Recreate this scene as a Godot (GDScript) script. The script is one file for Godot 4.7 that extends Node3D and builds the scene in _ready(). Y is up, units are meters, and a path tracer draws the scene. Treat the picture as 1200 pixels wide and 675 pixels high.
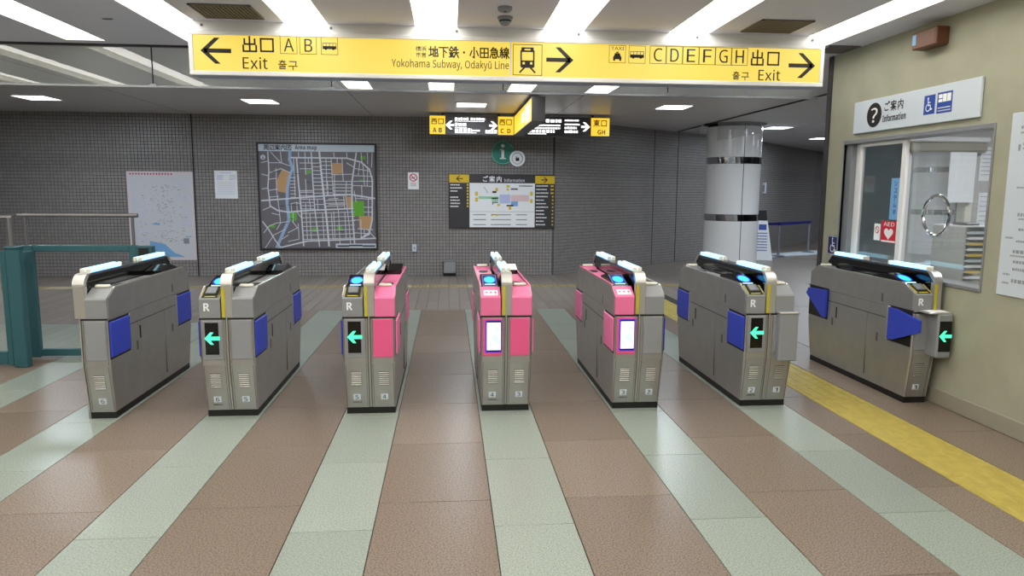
extends Node3D

var M := {}
var used := {}
var rng := RandomNumberGenerator.new()
var font: SystemFont
var bold: SystemFont
const CEIL := 3.0
const RIGHT := 3.84
const BACK := -14.13
const GLASS_Z := -7.45
const SLOTS := [-7.78, -6.71, -5.64, -4.57, -3.5, -2.4, -1.33, -0.268, 0.804, 1.89, 3.14]
const SLOT_W := 0.345
const SLOT_END := -7.28
const TILE_TONE := Color(0.275, 0.259, 0.25)
const VENTS := [[-1.68, -5.98, 0.45, 0.44], [2.68, -5.98, 0.43, 0.44], [3.66, -6.85, 0.3, 0.34]]   # x, z, width, depth
const SHORT := [-1.355, -0.26, 0.805, 1.885]

func _ready() -> void:
	rng.seed = 7
	font = SystemFont.new()
	font.font_names = PackedStringArray(["Droid Sans"])
	bold = SystemFont.new()
	bold.font_names = PackedStringArray(["Droid Sans"])
	bold.font_weight = 700
	camera_and_air()
	materials()
	slot_lights()
	short_lights()
	square_lights()
	floor_all()
	ceiling_all()
	walls_all()
	smoke_glass()
	booth()
	columns_all()
	gates_all()
	hanging_sign()
	rear_sign()
	wall_boards()
	right_wall_things()
	fence()
	ceiling_things()
	far_things()

# ------------------------------------------------------------------ camera, air
func camera_and_air() -> void:
	var c := Camera3D.new()
	c.name = "camera"
	c.transform = Transform3D(Basis(Vector3(0.99626359, 0.00650748, 0.08611919), Vector3(0.00507712, 0.99101972, -0.13361941), Vector3(-0.08621534, 0.13355739, 0.98728382)), Vector3(0, 1.658, 0))
	c.fov = 43.12
	c.near = 0.05
	c.far = 200.0
	add_child(c)
	c.current = true
	var w := WorldEnvironment.new()
	w.name = "air"
	var e := Environment.new()
	e.background_mode = Environment.BG_COLOR
	e.background_color = Color(0.02, 0.02, 0.025)
	e.tonemap_mode = Environment.TONE_MAPPER_LINEAR
	e.tonemap_exposure = 1.0
	e.sdfgi_enabled = true
	e.ssao_enabled = true
	e.ssil_enabled = true
	w.environment = e
	add_child(w)

const SLOT_GLOW := 4.6
const SLOT_ENERGY := 3.0
const SQUARE_GLOW := 6.0
const SQUARE_ENERGY := 4.8

# ------------------------------------------------------------------ materials
func mat(called: String, c: Color, rough := 0.6, metal := 0.0, spec := 0.5) -> StandardMaterial3D:
	var m := StandardMaterial3D.new()
	m.resource_name = called
	m.albedo_color = c
	m.roughness = rough
	m.metallic = metal
	m.metallic_specular = spec
	M[called] = m
	return m

func glow(called: String, c: Color, power: float) -> StandardMaterial3D:
	var m := mat(called, Color(0.08, 0.08, 0.08).lerp(c, 0.4), 0.4)
	m.emission_enabled = true
	m.emission = c
	m.emission_energy_multiplier = power
	return m

func noise_tex(freq: float, kind: int, cols: Array, at: Array, seed_: int, size := 512, octaves := 3) -> NoiseTexture2D:
	var n := FastNoiseLite.new()
	n.noise_type = kind as FastNoiseLite.NoiseType
	n.frequency = freq
	n.seed = seed_
	n.fractal_octaves = octaves
	var g := Gradient.new()
	g.offsets = PackedFloat32Array(at)
	g.colors = PackedColorArray(cols)
	var t := NoiseTexture2D.new()
	t.width = size
	t.height = size
	t.seamless = true
	t.normalize = true
	t.noise = n
	t.color_ramp = g
	return t

func tri(m: StandardMaterial3D, t: Texture2D, per_metre: float) -> void:
	m.albedo_texture = t
	m.uv1_triplanar = true
	m.uv1_world_triplanar = true
	m.uv1_scale = Vector3.ONE * per_metre
	m.uv1_offset = Vector3(0.37, 0.21, 0.13)

func materials() -> void:
	var speck := noise_tex(0.07, FastNoiseLite.TYPE_SIMPLEX, [Color(0.62, 0.59, 0.57), Color(0.90, 0.89, 0.88), Color(1, 1, 1)], [0.2, 0.5, 0.85], 3, 1024, 4)
	var pale := noise_tex(0.075, FastNoiseLite.TYPE_SIMPLEX, [Color(0.76, 0.78, 0.77), Color(0.93, 0.95, 0.94), Color(1, 1, 1)], [0.2, 0.5, 0.85], 5, 1024, 4)
	for k in 3:
		var j: float = [0.0, 0.018, -0.018][k]
		tri(mat("brown_tile_%d" % k, Color(0.545 + j, 0.49 + j, 0.44 + j), 0.34), speck, 1.0)
		tri(mat("pale_tile_%d" % k, Color(0.60 + j, 0.63 + j, 0.60 + j), 0.30), pale, 1.0)
		tri(mat("strip_%d" % k, Color(0.585 + j, 0.55 + j, 0.52 + j), 0.36), speck, 1.0)
	tri(mat("yellow_tile", Color(0.70, 0.635, 0.30), 0.5), noise_tex(0.02, FastNoiseLite.TYPE_SIMPLEX, [Color(0.93, 0.92, 0.90), Color(1, 1, 1)], [0.2, 0.8], 9), 0.8)
	mat("grout", Color(0.15, 0.135, 0.125), 0.8)
	mat("ceiling_paint", Color(0.85, 0.85, 0.90), 0.7)
	mat("ceiling_metal", Color(0.79, 0.78, 0.785), 0.38, 0.0, 0.6)
	mat("trough", Color(0.92, 0.91, 0.86), 0.5)
	mat("dark_line", Color(0.05, 0.05, 0.055), 0.7)
	var wallm := mat("plaster", Color(0.645, 0.645, 0.57), 0.75)
	tri(wallm, noise_tex(0.012, FastNoiseLite.TYPE_SIMPLEX, [Color(0.95, 0.945, 0.94), Color(1, 1, 1)], [0.1, 0.9], 21, 512, 5), 0.35)
	var base := mat("baseboard_stone", Color(0.70, 0.65, 0.57), 0.6)
	base.albedo_color = Color(0.57, 0.55, 0.49)
	var tm := mat("wall_tile", Color(1, 1, 1), 0.38)
	tm.vertex_color_use_as_albedo = true
	mat("wall_grout", Color(0.33, 0.32, 0.325), 0.85)
	var steel := mat("steel", Color(0.685, 0.683, 0.675), 0.34, 0.75)
	tri(steel, noise_tex(0.03, FastNoiseLite.TYPE_SIMPLEX, [Color(0.96, 0.96, 0.96), Color(1, 1, 1)], [0.1, 0.9], 31, 256), 0.5)
	mat("steel_light", Color(0.75, 0.745, 0.725), 0.32, 0.7)
	mat("chrome", Color(0.86, 0.87, 0.88), 0.08, 1.0)
	mat("alu", Color(0.60, 0.61, 0.63), 0.38, 0.6)
	mat("frame_white", Color(0.90, 0.90, 0.90), 0.35)
	mat("machine_grey", Color(0.52, 0.53, 0.54), 0.45)
	mat("panel_grey", Color(0.53, 0.54, 0.555), 0.5)
	mat("machine_pink", Color(0.90, 0.44, 0.62), 0.42)
	mat("machine_pink_deep", Color(0.88, 0.34, 0.54), 0.45)
	mat("flap_blue", Color(0.17, 0.25, 0.72), 0.45)
	mat("flap_pink", Color(0.90, 0.46, 0.66), 0.45)
	mat("black_gloss", Color(0.025, 0.027, 0.032), 0.12)
	mat("black_matt", Color(0.035, 0.035, 0.037), 0.6)
	mat("reader_grey", Color(0.42, 0.44, 0.46), 0.3)
	mat("yellow_paint", Color(0.74, 0.69, 0.14), 0.5)
	mat("rail_dark", Color(0.36, 0.38, 0.41), 0.25, 0.6)
	mat("handrail_metal", Color(0.46, 0.455, 0.46), 0.4, 0.6)
	tri(mat("band_tile", Color(0.66, 0.60, 0.42), 0.5), speck, 1.0)
	tri(mat("band_tile_pale", Color(0.78, 0.74, 0.62), 0.5), speck, 1.0)
	mat("cream_cap", Color(0.87, 0.86, 0.80), 0.35)
	mat("ink", Color(0.07, 0.055, 0.04), 0.6)
	mat("print_white", Color(0.93, 0.94, 0.95), 0.55)
	mat("print_pale", Color(0.78, 0.82, 0.86), 0.5)
	mat("print_grey", Color(0.55, 0.57, 0.60), 0.6)
	mat("print_dark", Color(0.21, 0.20, 0.215), 0.45)
	mat("print_yellow", Color(0.88, 0.74, 0.10), 0.5)
	mat("print_red", Color(0.80, 0.10, 0.20), 0.5)
	mat("print_blue", Color(0.10, 0.26, 0.62), 0.45)
	mat("print_sky", Color(0.47, 0.67, 0.86), 0.5)
	mat("print_lilac", Color(0.72, 0.76, 0.90), 0.5)
	mat("print_mint", Color(0.62, 0.82, 0.68), 0.5)
	mat("print_rose", Color(0.90, 0.78, 0.78), 0.5)
	mat("poster_edge", Color(0.85, 0.80, 0.83), 0.5)
	mat("sticker_navy", Color(0.07, 0.12, 0.38), 0.45)
	mat("poster_field", Color(0.80, 0.81, 0.835), 0.5)
	mat("map_ground", Color(0.42, 0.405, 0.43), 0.35)
	mat("map_road", Color(0.80, 0.82, 0.85), 0.35)
	mat("map_river", Color(0.58, 0.68, 0.82), 0.35)
	mat("map_tan", Color(0.74, 0.58, 0.40), 0.4)
	mat("map_green", Color(0.38, 0.66, 0.20), 0.4)
	mat("roundel_green", Color(0.05, 0.48, 0.42), 0.3)
	mat("teal_paint", Color(0.165, 0.34, 0.37), 0.45)
	mat("column_enamel", Color(0.93, 0.93, 0.93), 0.14)
	mat("brown_box", Color(0.38, 0.22, 0.13), 0.5)
	mat("vent_grey", Color(0.40, 0.37, 0.36), 0.6)
	mat("booth_wall", Color(0.72, 0.71, 0.70), 0.7)
	mat("cabinet_grey", Color(0.66, 0.66, 0.64), 0.45)
	mat("belt_blue", Color(0.05, 0.06, 0.42), 0.6)
	mat("plinth_black", Color(0.02, 0.02, 0.02), 0.55)
	mat("sign_back", Color(0.32, 0.32, 0.34), 0.5)
	mat("sign_under", Color(0.62, 0.66, 0.74), 0.4)
	glow("tube_glow", Color(1.0, 0.985, 0.95), SLOT_GLOW)
	glow("square_glow", Color(0.97, 0.98, 1.0), SQUARE_GLOW)
	glow("booth_glow", Color(0.96, 0.98, 1.0), 3.0)
	glow("sign_yellow", Color(0.985, 0.86, 0.36), 0.9)
	glow("sign_yellow_small", Color(0.99, 0.80, 0.20), 1.1)
	glow("sign_white", Color(1, 1, 1), 1.8)
	glow("led_bar", Color(0.64, 0.91, 1.0), 2.0)
	glow("led_bloom", Color(0.05, 0.42, 0.85), 0.8)
	glow("led_ring", Color(0.16, 0.72, 1.0), 2.0)
	glow("led_blue", Color(0.03, 0.12, 1.0), 0.9)
	glow("arrow_green", Color(0.30, 1.0, 0.72), 1.5)
	glow("screen_white", Color(0.94, 0.95, 1.0), 1.6)
	glow("screen_cyan", Color(0.76, 0.92, 1.0), 1.4)
	glow("screen_violet", Color(0.42, 0.22, 0.95), 0.8)
	var g := mat("pane", Color(0.9, 0.95, 0.95, 0.06), 0.02)
	g.transparency = BaseMaterial3D.TRANSPARENCY_ALPHA
	var g2 := mat("pane_tinted", Color(0.25, 0.33, 0.36, 0.28), 0.03)
	g2.transparency = BaseMaterial3D.TRANSPARENCY_ALPHA

# ------------------------------------------------------------------ helpers
func numbered(n: String) -> String:
	if not used.has(n):
		used[n] = 0
		return n
	used[n] += 1
	return "%s_%03d" % [n, used[n]]

func tag(o: Node, label: String, category: String, group := "") -> void:
	o.set_meta("label", label)
	o.set_meta("category", category)
	if group:
		o.set_meta("group", group)

func thing(called: String, label: String, category: String, at := Vector3.ZERO, b := Basis(), group := "") -> Node3D:
	var o := Node3D.new()
	o.name = numbered(called)
	o.transform = Transform3D(b, at)
	add_child(o)
	tag(o, label, category, group)
	return o

func setting(called: String) -> Node3D:
	var o := Node3D.new()
	o.name = called
	o.set_meta("kind", "structure")
	add_child(o)
	return o

func st() -> SurfaceTool:
	var s := SurfaceTool.new()
	s.begin(Mesh.PRIMITIVE_TRIANGLES)
	s.set_smooth_group(-1)
	return s

func done(s: SurfaceTool) -> ArrayMesh:
	s.generate_normals()
	return s.commit()

func obj(called: String, s: SurfaceTool, m: String, parent: Node, t := Transform3D()) -> MeshInstance3D:
	return inst(called, done(s), m, parent, t)

func inst(called: String, mesh: Mesh, m: String, parent: Node, t := Transform3D()) -> MeshInstance3D:
	var o := MeshInstance3D.new()
	o.name = numbered(called) if parent == self else called
	o.mesh = mesh
	o.material_override = M[m]
	o.transform = t
	parent.add_child(o, true)
	return o

func face(s: SurfaceTool, p: Array, inside: Vector3) -> void:
	var n: Vector3 = (p[1] - p[0]).cross(p[2] - p[0])
	var flip := n.dot(p[0] - inside) > 0.0
	for i in range(1, p.size() - 1):
		if flip:
			s.add_vertex(p[0]); s.add_vertex(p[i + 1]); s.add_vertex(p[i])
		else:
			s.add_vertex(p[0]); s.add_vertex(p[i]); s.add_vertex(p[i + 1])

func box(s: SurfaceTool, lo: Vector3, hi: Vector3, b := 0.0) -> void:
	var c := (lo + hi) / 2.0
	var h := (hi - lo) / 2.0
	b = minf(b, minf(h.x, minf(h.y, h.z)) * 0.9)
	for ax in 3:
		var u := (ax + 1) % 3
		var v := (ax + 2) % 3
		for sg in [-1.0, 1.0]:
			var q := []
			for k in [[-1, -1], [1, -1], [1, 1], [-1, 1]]:
				var p := Vector3.ZERO
				p[ax] = h[ax] * sg
				p[u] = (h[u] - b) * k[0]
				p[v] = (h[v] - b) * k[1]
				q.append(c + p)
			face(s, q, c)
		if b > 0.0:
			for k in [[-1, -1], [1, -1], [1, 1], [-1, 1]]:
				var q := []
				for w in [[0, -1], [1, -1], [1, 1], [0, 1]]:
					var p := Vector3.ZERO
					p[ax] = (h[ax] - b) * w[1]
					p[u] = (h[u] - (b if w[0] == 1 else 0.0)) * k[0]
					p[v] = (h[v] - (0.0 if w[0] == 1 else b)) * k[1]
					q.append(c + p)
				face(s, q, c)
	if b > 0.0:
		for x in [-1, 1]:
			for y in [-1, 1]:
				for z in [-1, 1]:
					var d := Vector3(x, y, z)
					face(s, [c + d * Vector3(h.x, h.y - b, h.z - b), c + d * Vector3(h.x - b, h.y, h.z - b), c + d * Vector3(h.x - b, h.y - b, h.z)], c)

func bx(called: String, lo: Vector3, hi: Vector3, m: String, parent: Node, b := 0.0, t := Transform3D()) -> MeshInstance3D:
	var s := st()
	box(s, Vector3(minf(lo.x, hi.x), minf(lo.y, hi.y), minf(lo.z, hi.z)), Vector3(maxf(lo.x, hi.x), maxf(lo.y, hi.y), maxf(lo.z, hi.z)), b)
	return obj(called, s, m, parent, t)

# a polygon in (z, y), extruded along x
func prism_x(s: SurfaceTool, poly: Array, x0: float, x1: float) -> void:
	var p2 := PackedVector2Array(poly)
	var idx := Geometry2D.triangulate_polygon(p2)
	for i in range(0, idx.size(), 3):
		var a := p2[idx[i]]
		var b := p2[idx[i + 1]]
		var c := p2[idx[i + 2]]
		face(s, [Vector3(x0, a.y, a.x), Vector3(x0, b.y, b.x), Vector3(x0, c.y, c.x)], Vector3((x0 + x1) / 2, a.y, a.x))
		face(s, [Vector3(x1, a.y, a.x), Vector3(x1, b.y, b.x), Vector3(x1, c.y, c.x)], Vector3((x0 + x1) / 2, a.y, a.x))
	var cw := Geometry2D.is_polygon_clockwise(p2)
	for i in p2.size():
		var a := p2[i]
		var b := p2[(i + 1) % p2.size()]
		var n := Vector2(b.y - a.y, a.x - b.x).normalized() * (1.0 if cw else -1.0)
		var mid := (a + b) / 2 + n * 0.001
		face(s, [Vector3(x0, a.y, a.x), Vector3(x1, a.y, a.x), Vector3(x1, b.y, b.x), Vector3(x0, b.y, b.x)], Vector3((x0 + x1) / 2, mid.y, mid.x))

# stacked rings of points, closed at both ends
func loft(s: SurfaceTool, rings: Array) -> void:
	var c := Vector3.ZERO
	for r in rings:
		for p in r:
			c += p / float(r.size() * rings.size())
	for k in rings.size() - 1:
		var a: Array = rings[k]
		var b: Array = rings[k + 1]
		for i in a.size():
			var j := (i + 1) % a.size()
			face(s, [a[i], a[j], b[j], b[i]], c)
	face(s, rings[0], c)
	face(s, rings[-1], c)

func ring8(x0: float, x1: float, z0: float, z1: float, y: float, ch: float) -> Array:
	return [Vector3(x0 + ch, y, z0), Vector3(x1 - ch, y, z0), Vector3(x1, y, z0 + ch), Vector3(x1, y, z1 - ch), Vector3(x1 - ch, y, z1), Vector3(x0 + ch, y, z1), Vector3(x0, y, z1 - ch), Vector3(x0, y, z0 + ch)]

func lathe(s: SurfaceTool, prof: Array, n := 32, a0 := 0.0, a1 := TAU) -> void:
	s.set_smooth_group(1)
	for i in n:
		var a := lerpf(a0, a1, float(i) / n)
		var b := lerpf(a0, a1, float(i + 1) / n)
		for k in prof.size() - 1:
			var p: Vector2 = prof[k]
			var q: Vector2 = prof[k + 1]
			s.set_smooth_group(k + 1)
			var c0 := Vector3(cos(a), 0, sin(a))
			var c1 := Vector3(cos(b), 0, sin(b))
			var q4 := [c0 * p.x + Vector3(0, p.y, 0), c1 * p.x + Vector3(0, p.y, 0), c1 * q.x + Vector3(0, q.y, 0), c0 * q.x + Vector3(0, q.y, 0)]
			for t in [[0, 1, 2], [0, 2, 3]]:
				if q4[t[0]].is_equal_approx(q4[t[1]]) or q4[t[1]].is_equal_approx(q4[t[2]]) or q4[t[0]].is_equal_approx(q4[t[2]]):
					continue
				for v in t:
					s.add_vertex(q4[v])

func tube(s: SurfaceTool, pts: Array, r: float, n := 8) -> void:
	for k in pts.size() - 1:
		var a: Vector3 = pts[k]
		var b: Vector3 = pts[k + 1]
		var d := (b - a).normalized()
		var u := d.cross(Vector3.UP if absf(d.y) < 0.9 else Vector3.RIGHT).normalized()
		var v := d.cross(u)
		var ra := []
		var rb := []
		for i in n:
			var o := u * cos(TAU * i / n) * r + v * sin(TAU * i / n) * r
			ra.append(a + o)
			rb.append(b + o)
		loft(s, [ra, rb])

# flat print on a board: the board's own x to the right, y up, z out of its face
func pquad(s: SurfaceTool, p: Array, z: float) -> void:
	var q := []
	for v in p:
		q.append(Vector3(v.x, v.y, z))
	face(s, q, Vector3(p[0].x, p[0].y, z - 1.0))

func prect(s: SurfaceTool, x0: float, y0: float, x1: float, y1: float, z: float) -> void:
	pquad(s, [Vector2(x0, y0), Vector2(x1, y0), Vector2(x1, y1), Vector2(x0, y1)], z)

func pline(s: SurfaceTool, pts: Array, w: float, z: float, ends := 0.5) -> void:
	for i in pts.size() - 1:
		var a: Vector2 = pts[i]
		var b: Vector2 = pts[i + 1]
		var d := (b - a).normalized()
		var n := Vector2(-d.y, d.x) * w / 2
		pquad(s, [a - d * w * ends + n, b + d * w * ends + n, b + d * w * ends - n, a - d * w * ends - n], z + (i % 3) * 0.00012)

func pdisc(s: SurfaceTool, c: Vector2, rx: float, ry: float, z: float, n := 28) -> void:
	var q := []
	for i in n:
		q.append(c + Vector2(cos(TAU * i / n) * rx, sin(TAU * i / n) * ry))
	pquad(s, q, z)

func pring(s: SurfaceTool, c: Vector2, r0: float, r1: float, z: float, n := 32, a0 := 0.0, a1 := TAU) -> void:
	for i in n:
		var a := lerpf(a0, a1, float(i) / n)
		var b := lerpf(a0, a1, float(i + 1) / n)
		var u := Vector2(cos(a), sin(a))
		var v := Vector2(cos(b), sin(b))
		pquad(s, [c + u * r0, c + u * r1, c + v * r1, c + v * r0], z)

func pframe(s: SurfaceTool, x0: float, y0: float, x1: float, y1: float, w: float, z: float) -> void:
	pline(s, [Vector2(x0, y0), Vector2(x1, y0), Vector2(x1, y1), Vector2(x0, y1), Vector2(x0, y0)], w, z)

const GLYPH := {
	"出": [[50,4,50,92],[18,18,18,48,82,48,82,18],[10,58,10,92,90,92,90,58]],
	"口": [[12,14,88,14,88,90,12,90,12,14]],
	"地": [[5,30,40,30],[22,8,22,78],[3,84,42,70],[48,40,90,28,90,62,80,62],[68,5,68,75],[50,24,50,88,95,88,95,72]],
	"下": [[5,12,95,12],[48,12,48,96],[52,36,78,56]],
	"鉄": [[25,4,3,32],[25,4,46,28],[12,38,38,38],[6,56,44,56],[25,38,25,88],[12,64,16,80],[38,64,34,80],[3,92,46,86],[60,10,54,36],[57,28,92,28],[50,54,97,54],[74,5,74,54,50,95],[74,54,97,95]],
	"・": [[46,50,54,50],[50,46,50,54]],
	"小": [[50,5,50,94,38,88],[25,35,8,75],[75,35,93,75]],
	"田": [[10,12,90,12,90,90,10,90,10,12],[50,12,50,90],[10,51,90,51]],
	"急": [[38,4,12,30],[34,14,66,14,56,28],[18,28,80,28,80,58,18,58],[20,43,80,43],[14,70,6,90],[32,68,34,92,68,92,70,80],[50,64,56,76],[80,68,94,86]],
	"線": [[22,4,8,24,26,32],[36,18,8,46,42,42],[24,46,24,92],[10,60,4,80],[36,58,44,76],[70,3,64,12],[52,14,90,14,90,42,52,42,52,14],[52,28,90,28],[71,44,71,95],[50,56,64,56,48,86],[92,50,76,62],[74,60,97,90]],
	"横": [[5,30,35,30],[20,5,20,95],[20,40,4,65],[42,18,96,18],[58,5,58,30],[80,5,80,30],[40,32,98,32],[48,42,90,42,90,76,48,76,48,42],[69,32,69,76],[58,80,46,95],[80,80,94,95]],
	"浜": [[8,10,20,20],[4,36,16,46],[6,92,22,60],[90,8,42,18,42,60],[42,36,92,36],[72,36,72,60],[30,62,98,62],[52,70,38,92],[76,70,94,92]],
	"市": [[50,4,50,20],[6,20,94,20],[18,80,18,38,82,38,82,80],[50,20,50,98]],
	"営": [[22,6,28,20],[50,4,50,20],[80,6,70,20],[8,38,8,26,92,26,92,38],[26,36,74,36,74,54,26,54,26,36],[16,64,84,64,84,94,16,94,16,64]],
	"ご": [[22,22,70,22,60,32],[18,66,26,84,60,88,82,84],[76,4,84,16],[90,2,98,14]],
	"案": [[50,2,50,12],[10,24,10,14,90,14,90,24],[10,36,90,36],[46,22,30,50,72,60],[70,36,28,58],[6,68,94,68],[50,58,50,98],[48,70,12,94],[52,70,90,94]],
	"内": [[12,96,12,24,88,24,88,92,76,92],[50,4,50,40,24,74],[50,44,76,72]],
	"周": [[6,96,16,60,16,8,88,8,88,94,76,94],[34,24,70,24],[52,14,52,42],[30,42,74,42],[36,56,68,56,68,82,36,82,36,56]],
	"辺": [[14,6,24,18],[4,40,22,40,20,74,4,90],[20,78,40,92,98,92],[40,14,88,14,84,72,72,72],[60,14,56,50,38,76]],
	"図": [[8,8,92,8,92,94,8,94,8,8],[30,24,38,42],[52,20,58,38],[76,22,28,78],[40,46,78,78]],
	"西": [[6,12,94,12],[12,34,88,34,88,92,12,92,12,34],[38,12,36,50,24,62],[62,12,62,58,80,60]],
	"東": [[8,16,92,16],[22,32,78,32,78,64,22,64,22,32],[22,48,78,48],[50,4,50,98],[48,66,8,94],[52,66,92,94]],
	"출": [[50,2,50,10],[20,14,80,14],[50,14,26,34],[50,14,76,34],[8,44,92,44],[50,44,50,56],[22,60,78,60,78,74,22,74,22,90,80,90]],
	"구": [[16,14,84,14,80,50],[6,62,94,62],[50,62,50,98]],
	"シ": [[16,14,32,26],[8,40,24,52],[14,90,60,70,90,30]],
	"ス": [[16,16,80,16,56,58,10,92],[58,56,90,90]],
	"テ": [[22,14,78,14],[8,40,92,40],[52,40,46,72,26,94]],
	"ム": [[46,8,14,82,84,74],[64,50,92,92]],
	"中": [[14,26,86,26,86,62,14,62,14,26],[50,4,50,98]],
}

func glyphs(s: SurfaceTool, text: String, x: float, y: float, h: float, step: float, w: float, z: float, squeeze := 1.0) -> void:
	for i in text.length():
		var g: Array = GLYPH.get(text[i], [])
		for j in g.size():
			var line: Array = g[j]
			var pts := []
			for k in range(0, line.size(), 2):
				pts.append(Vector2(x + i * step + line[k] / 100.0 * h * squeeze, y + h - line[k + 1] / 100.0 * h))
			pline(s, pts, w, z + j * 0.00004)

# lettering that spans x0..x1 on a board, its capitals h high, its feet on y
func text(parent: Node, words: String, x0: float, x1: float, y: float, h: float, m: String, z := 0.002, called := "lettering", heavy := false) -> MeshInstance3D:
	var e := TextMesh.new()
	e.font = bold if heavy else font
	e.font_size = 64
	e.pixel_size = 0.01
	e.depth = 0.001
	e.curve_step = 2.0
	e.text = "E"
	var eb := e.get_aabb()
	e.text = words
	var b := e.get_aabb()
	var sy := h / eb.size.y
	var sx := (x1 - x0) / b.size.x
	var t := Transform3D(Basis(Vector3(sx, 0, 0), Vector3(0, sy, 0), Vector3(0, 0, 1)), Vector3(x0 - b.position.x * sx, y - eb.position.y * sy, z))
	return inst(called, e, m, parent, t)

# small unreadable print: broken bars
func scribble(s: SurfaceTool, x0: float, x1: float, y: float, h: float, z: float) -> void:
	var x := x0
	while x < x1:
		var w := rng.randf_range(0.6, 1.3) * h
		prect(s, x, y - h / 2, minf(x + w, x1), y + h / 2 * rng.randf_range(0.7, 1.0), z)
		x += w + 0.28 * h

func arrow(s: SurfaceTool, c: Vector2, w: float, h: float, t: float, dir: float, z: float) -> void:
	pline(s, [c + Vector2(-dir * w / 2, 0), c + Vector2(dir * (w / 2 - t * 0.8), 0)], t, z, 0.0)
	var tip := c + Vector2(dir * w / 2, 0)
	for sg in [-1.0, 1.0]:
		var e := c + Vector2(dir * (w / 2 - h * 0.55), sg * h / 2)
		pquad(s, [tip, e, e + Vector2(-dir * t * 1.25, 0), tip + Vector2(-dir * t * 1.4, 0)], z)

func arrow_lamp(s: SurfaceTool, c: Vector2, w: float, z: float) -> void:
	for sg in [-1.0, 1.0]:
		var q := func(a: float, b: float) -> Vector2: return c + Vector2(a - 0.5, b * sg) * w
		pquad(s, [q.call(0.0, 0.0), q.call(0.40, 0.42), q.call(0.60, 0.42), q.call(0.40, 0.13), q.call(0.34, 0.0)], z)
	prect(s, c.x - 0.14 * w, c.y - 0.13 * w, c.x + 0.5 * w, c.y + 0.13 * w, z + 0.0002)

const FACE_LEFT := Basis(Vector3(0, 0, 1), Vector3(0, 1, 0), Vector3(-1, 0, 0))  # a board on the right wall

# ------------------------------------------------------------------ lamps
func area(called: String, parent: Node, at: Vector3, size: Vector2, energy: float, c: Color) -> void:
	var l := AreaLight3D.new()
	l.name = called
	l.area_size = size
	l.light_energy = energy
	l.light_color = c
	l.light_specular = 1.0
	l.shadow_enabled = true
	l.area_range = 40.0
	l.area_attenuation = 2.0
	l.position = at
	l.rotation = Vector3(-PI / 2, 0, 0)
	parent.add_child(l, true)

func slot_lights() -> void:
	var where := ["far left, beyond the fence", "left of the fence, second from the far left", "over the fence, third from the far left", "over the green fence posts", "leftmost in view at the top left corner", "above the left end of the yellow sign", "above the first letters of the yellow sign", "just left of the smoke detectors", "just right of the smoke detectors", "left of the right-hand ceiling grille", "nearest the beige right wall"]
	var z1 := 4.6
	for i in SLOTS.size():
		var x0: float = SLOTS[i]
		var x1 := x0 + SLOT_W
		var t := thing("ceiling_light", "long recessed white light slot, " + where[i], "light", Vector3(x0 + SLOT_W / 2, CEIL, SLOT_END), Basis(), "recessed light slots over the gates")
		var w := SLOT_W / 2
		var len := z1 - SLOT_END
		bx("trough_side", Vector3(-w - 0.012, 0.0, 0), Vector3(-w, 0.078, len), "trough", t)
		bx("trough_side", Vector3(w, 0.0, 0), Vector3(w + 0.012, 0.078, len), "trough", t)
		bx("trough_end", Vector3(-w, 0.0, -0.012), Vector3(w, 0.078, 0), "trough", t)
		bx("trough_end", Vector3(-w, 0.0, len), Vector3(w, 0.078, len + 0.012), "trough", t)
		var n := 9
		for k in n:
			var a := 0.02 + (len - 0.04) * k / n
			var b := 0.02 + (len - 0.04) * (k + 1) / n - 0.012
			bx("diffuser", Vector3(-w + 0.025, 0.055, a), Vector3(w - 0.025, 0.077, b), "tube_glow", t)
		bx("trough_top", Vector3(-w, 0.078, 0), Vector3(w, 0.09, len), "trough", t)
		area("slot_light", t, Vector3(0, 0.05, len / 2), Vector2(SLOT_W - 0.06, len - 0.06), SLOT_ENERGY, Color(1.0, 0.985, 0.955))

func short_lights() -> void:
	var where := ["leftmost of the four", "second of the four from the left", "third of the four from the left", "rightmost of the four"]
	for i in 4:
		var t := thing("ceiling_light", "short white light behind the glass barrier, " + where[i], "light", Vector3(SHORT[i] + 0.175, CEIL, -10.0), Basis(), "short lights behind the glass barrier")
		for q in [[-0.175, -0.55, -0.165, 0.55], [0.165, -0.55, 0.175, 0.55], [-0.165, -0.55, 0.165, -0.54], [-0.165, 0.54, 0.165, 0.55]]:
			bx("trough_side", Vector3(q[0], 0.001, q[1]), Vector3(q[2], 0.10, q[3]), "trough", t)
		bx("trough_top", Vector3(-0.175, 0.10, -0.55), Vector3(0.175, 0.112, 0.55), "trough", t)
		bx("diffuser", Vector3(-0.16, 0.075, -0.53), Vector3(0.16, 0.098, 0.53), "tube_glow", t)
		area("short_light", t, Vector3(0, 0.07, 0), Vector2(0.31, 1.04), 0.3, Color(1.0, 0.985, 0.955))

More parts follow.
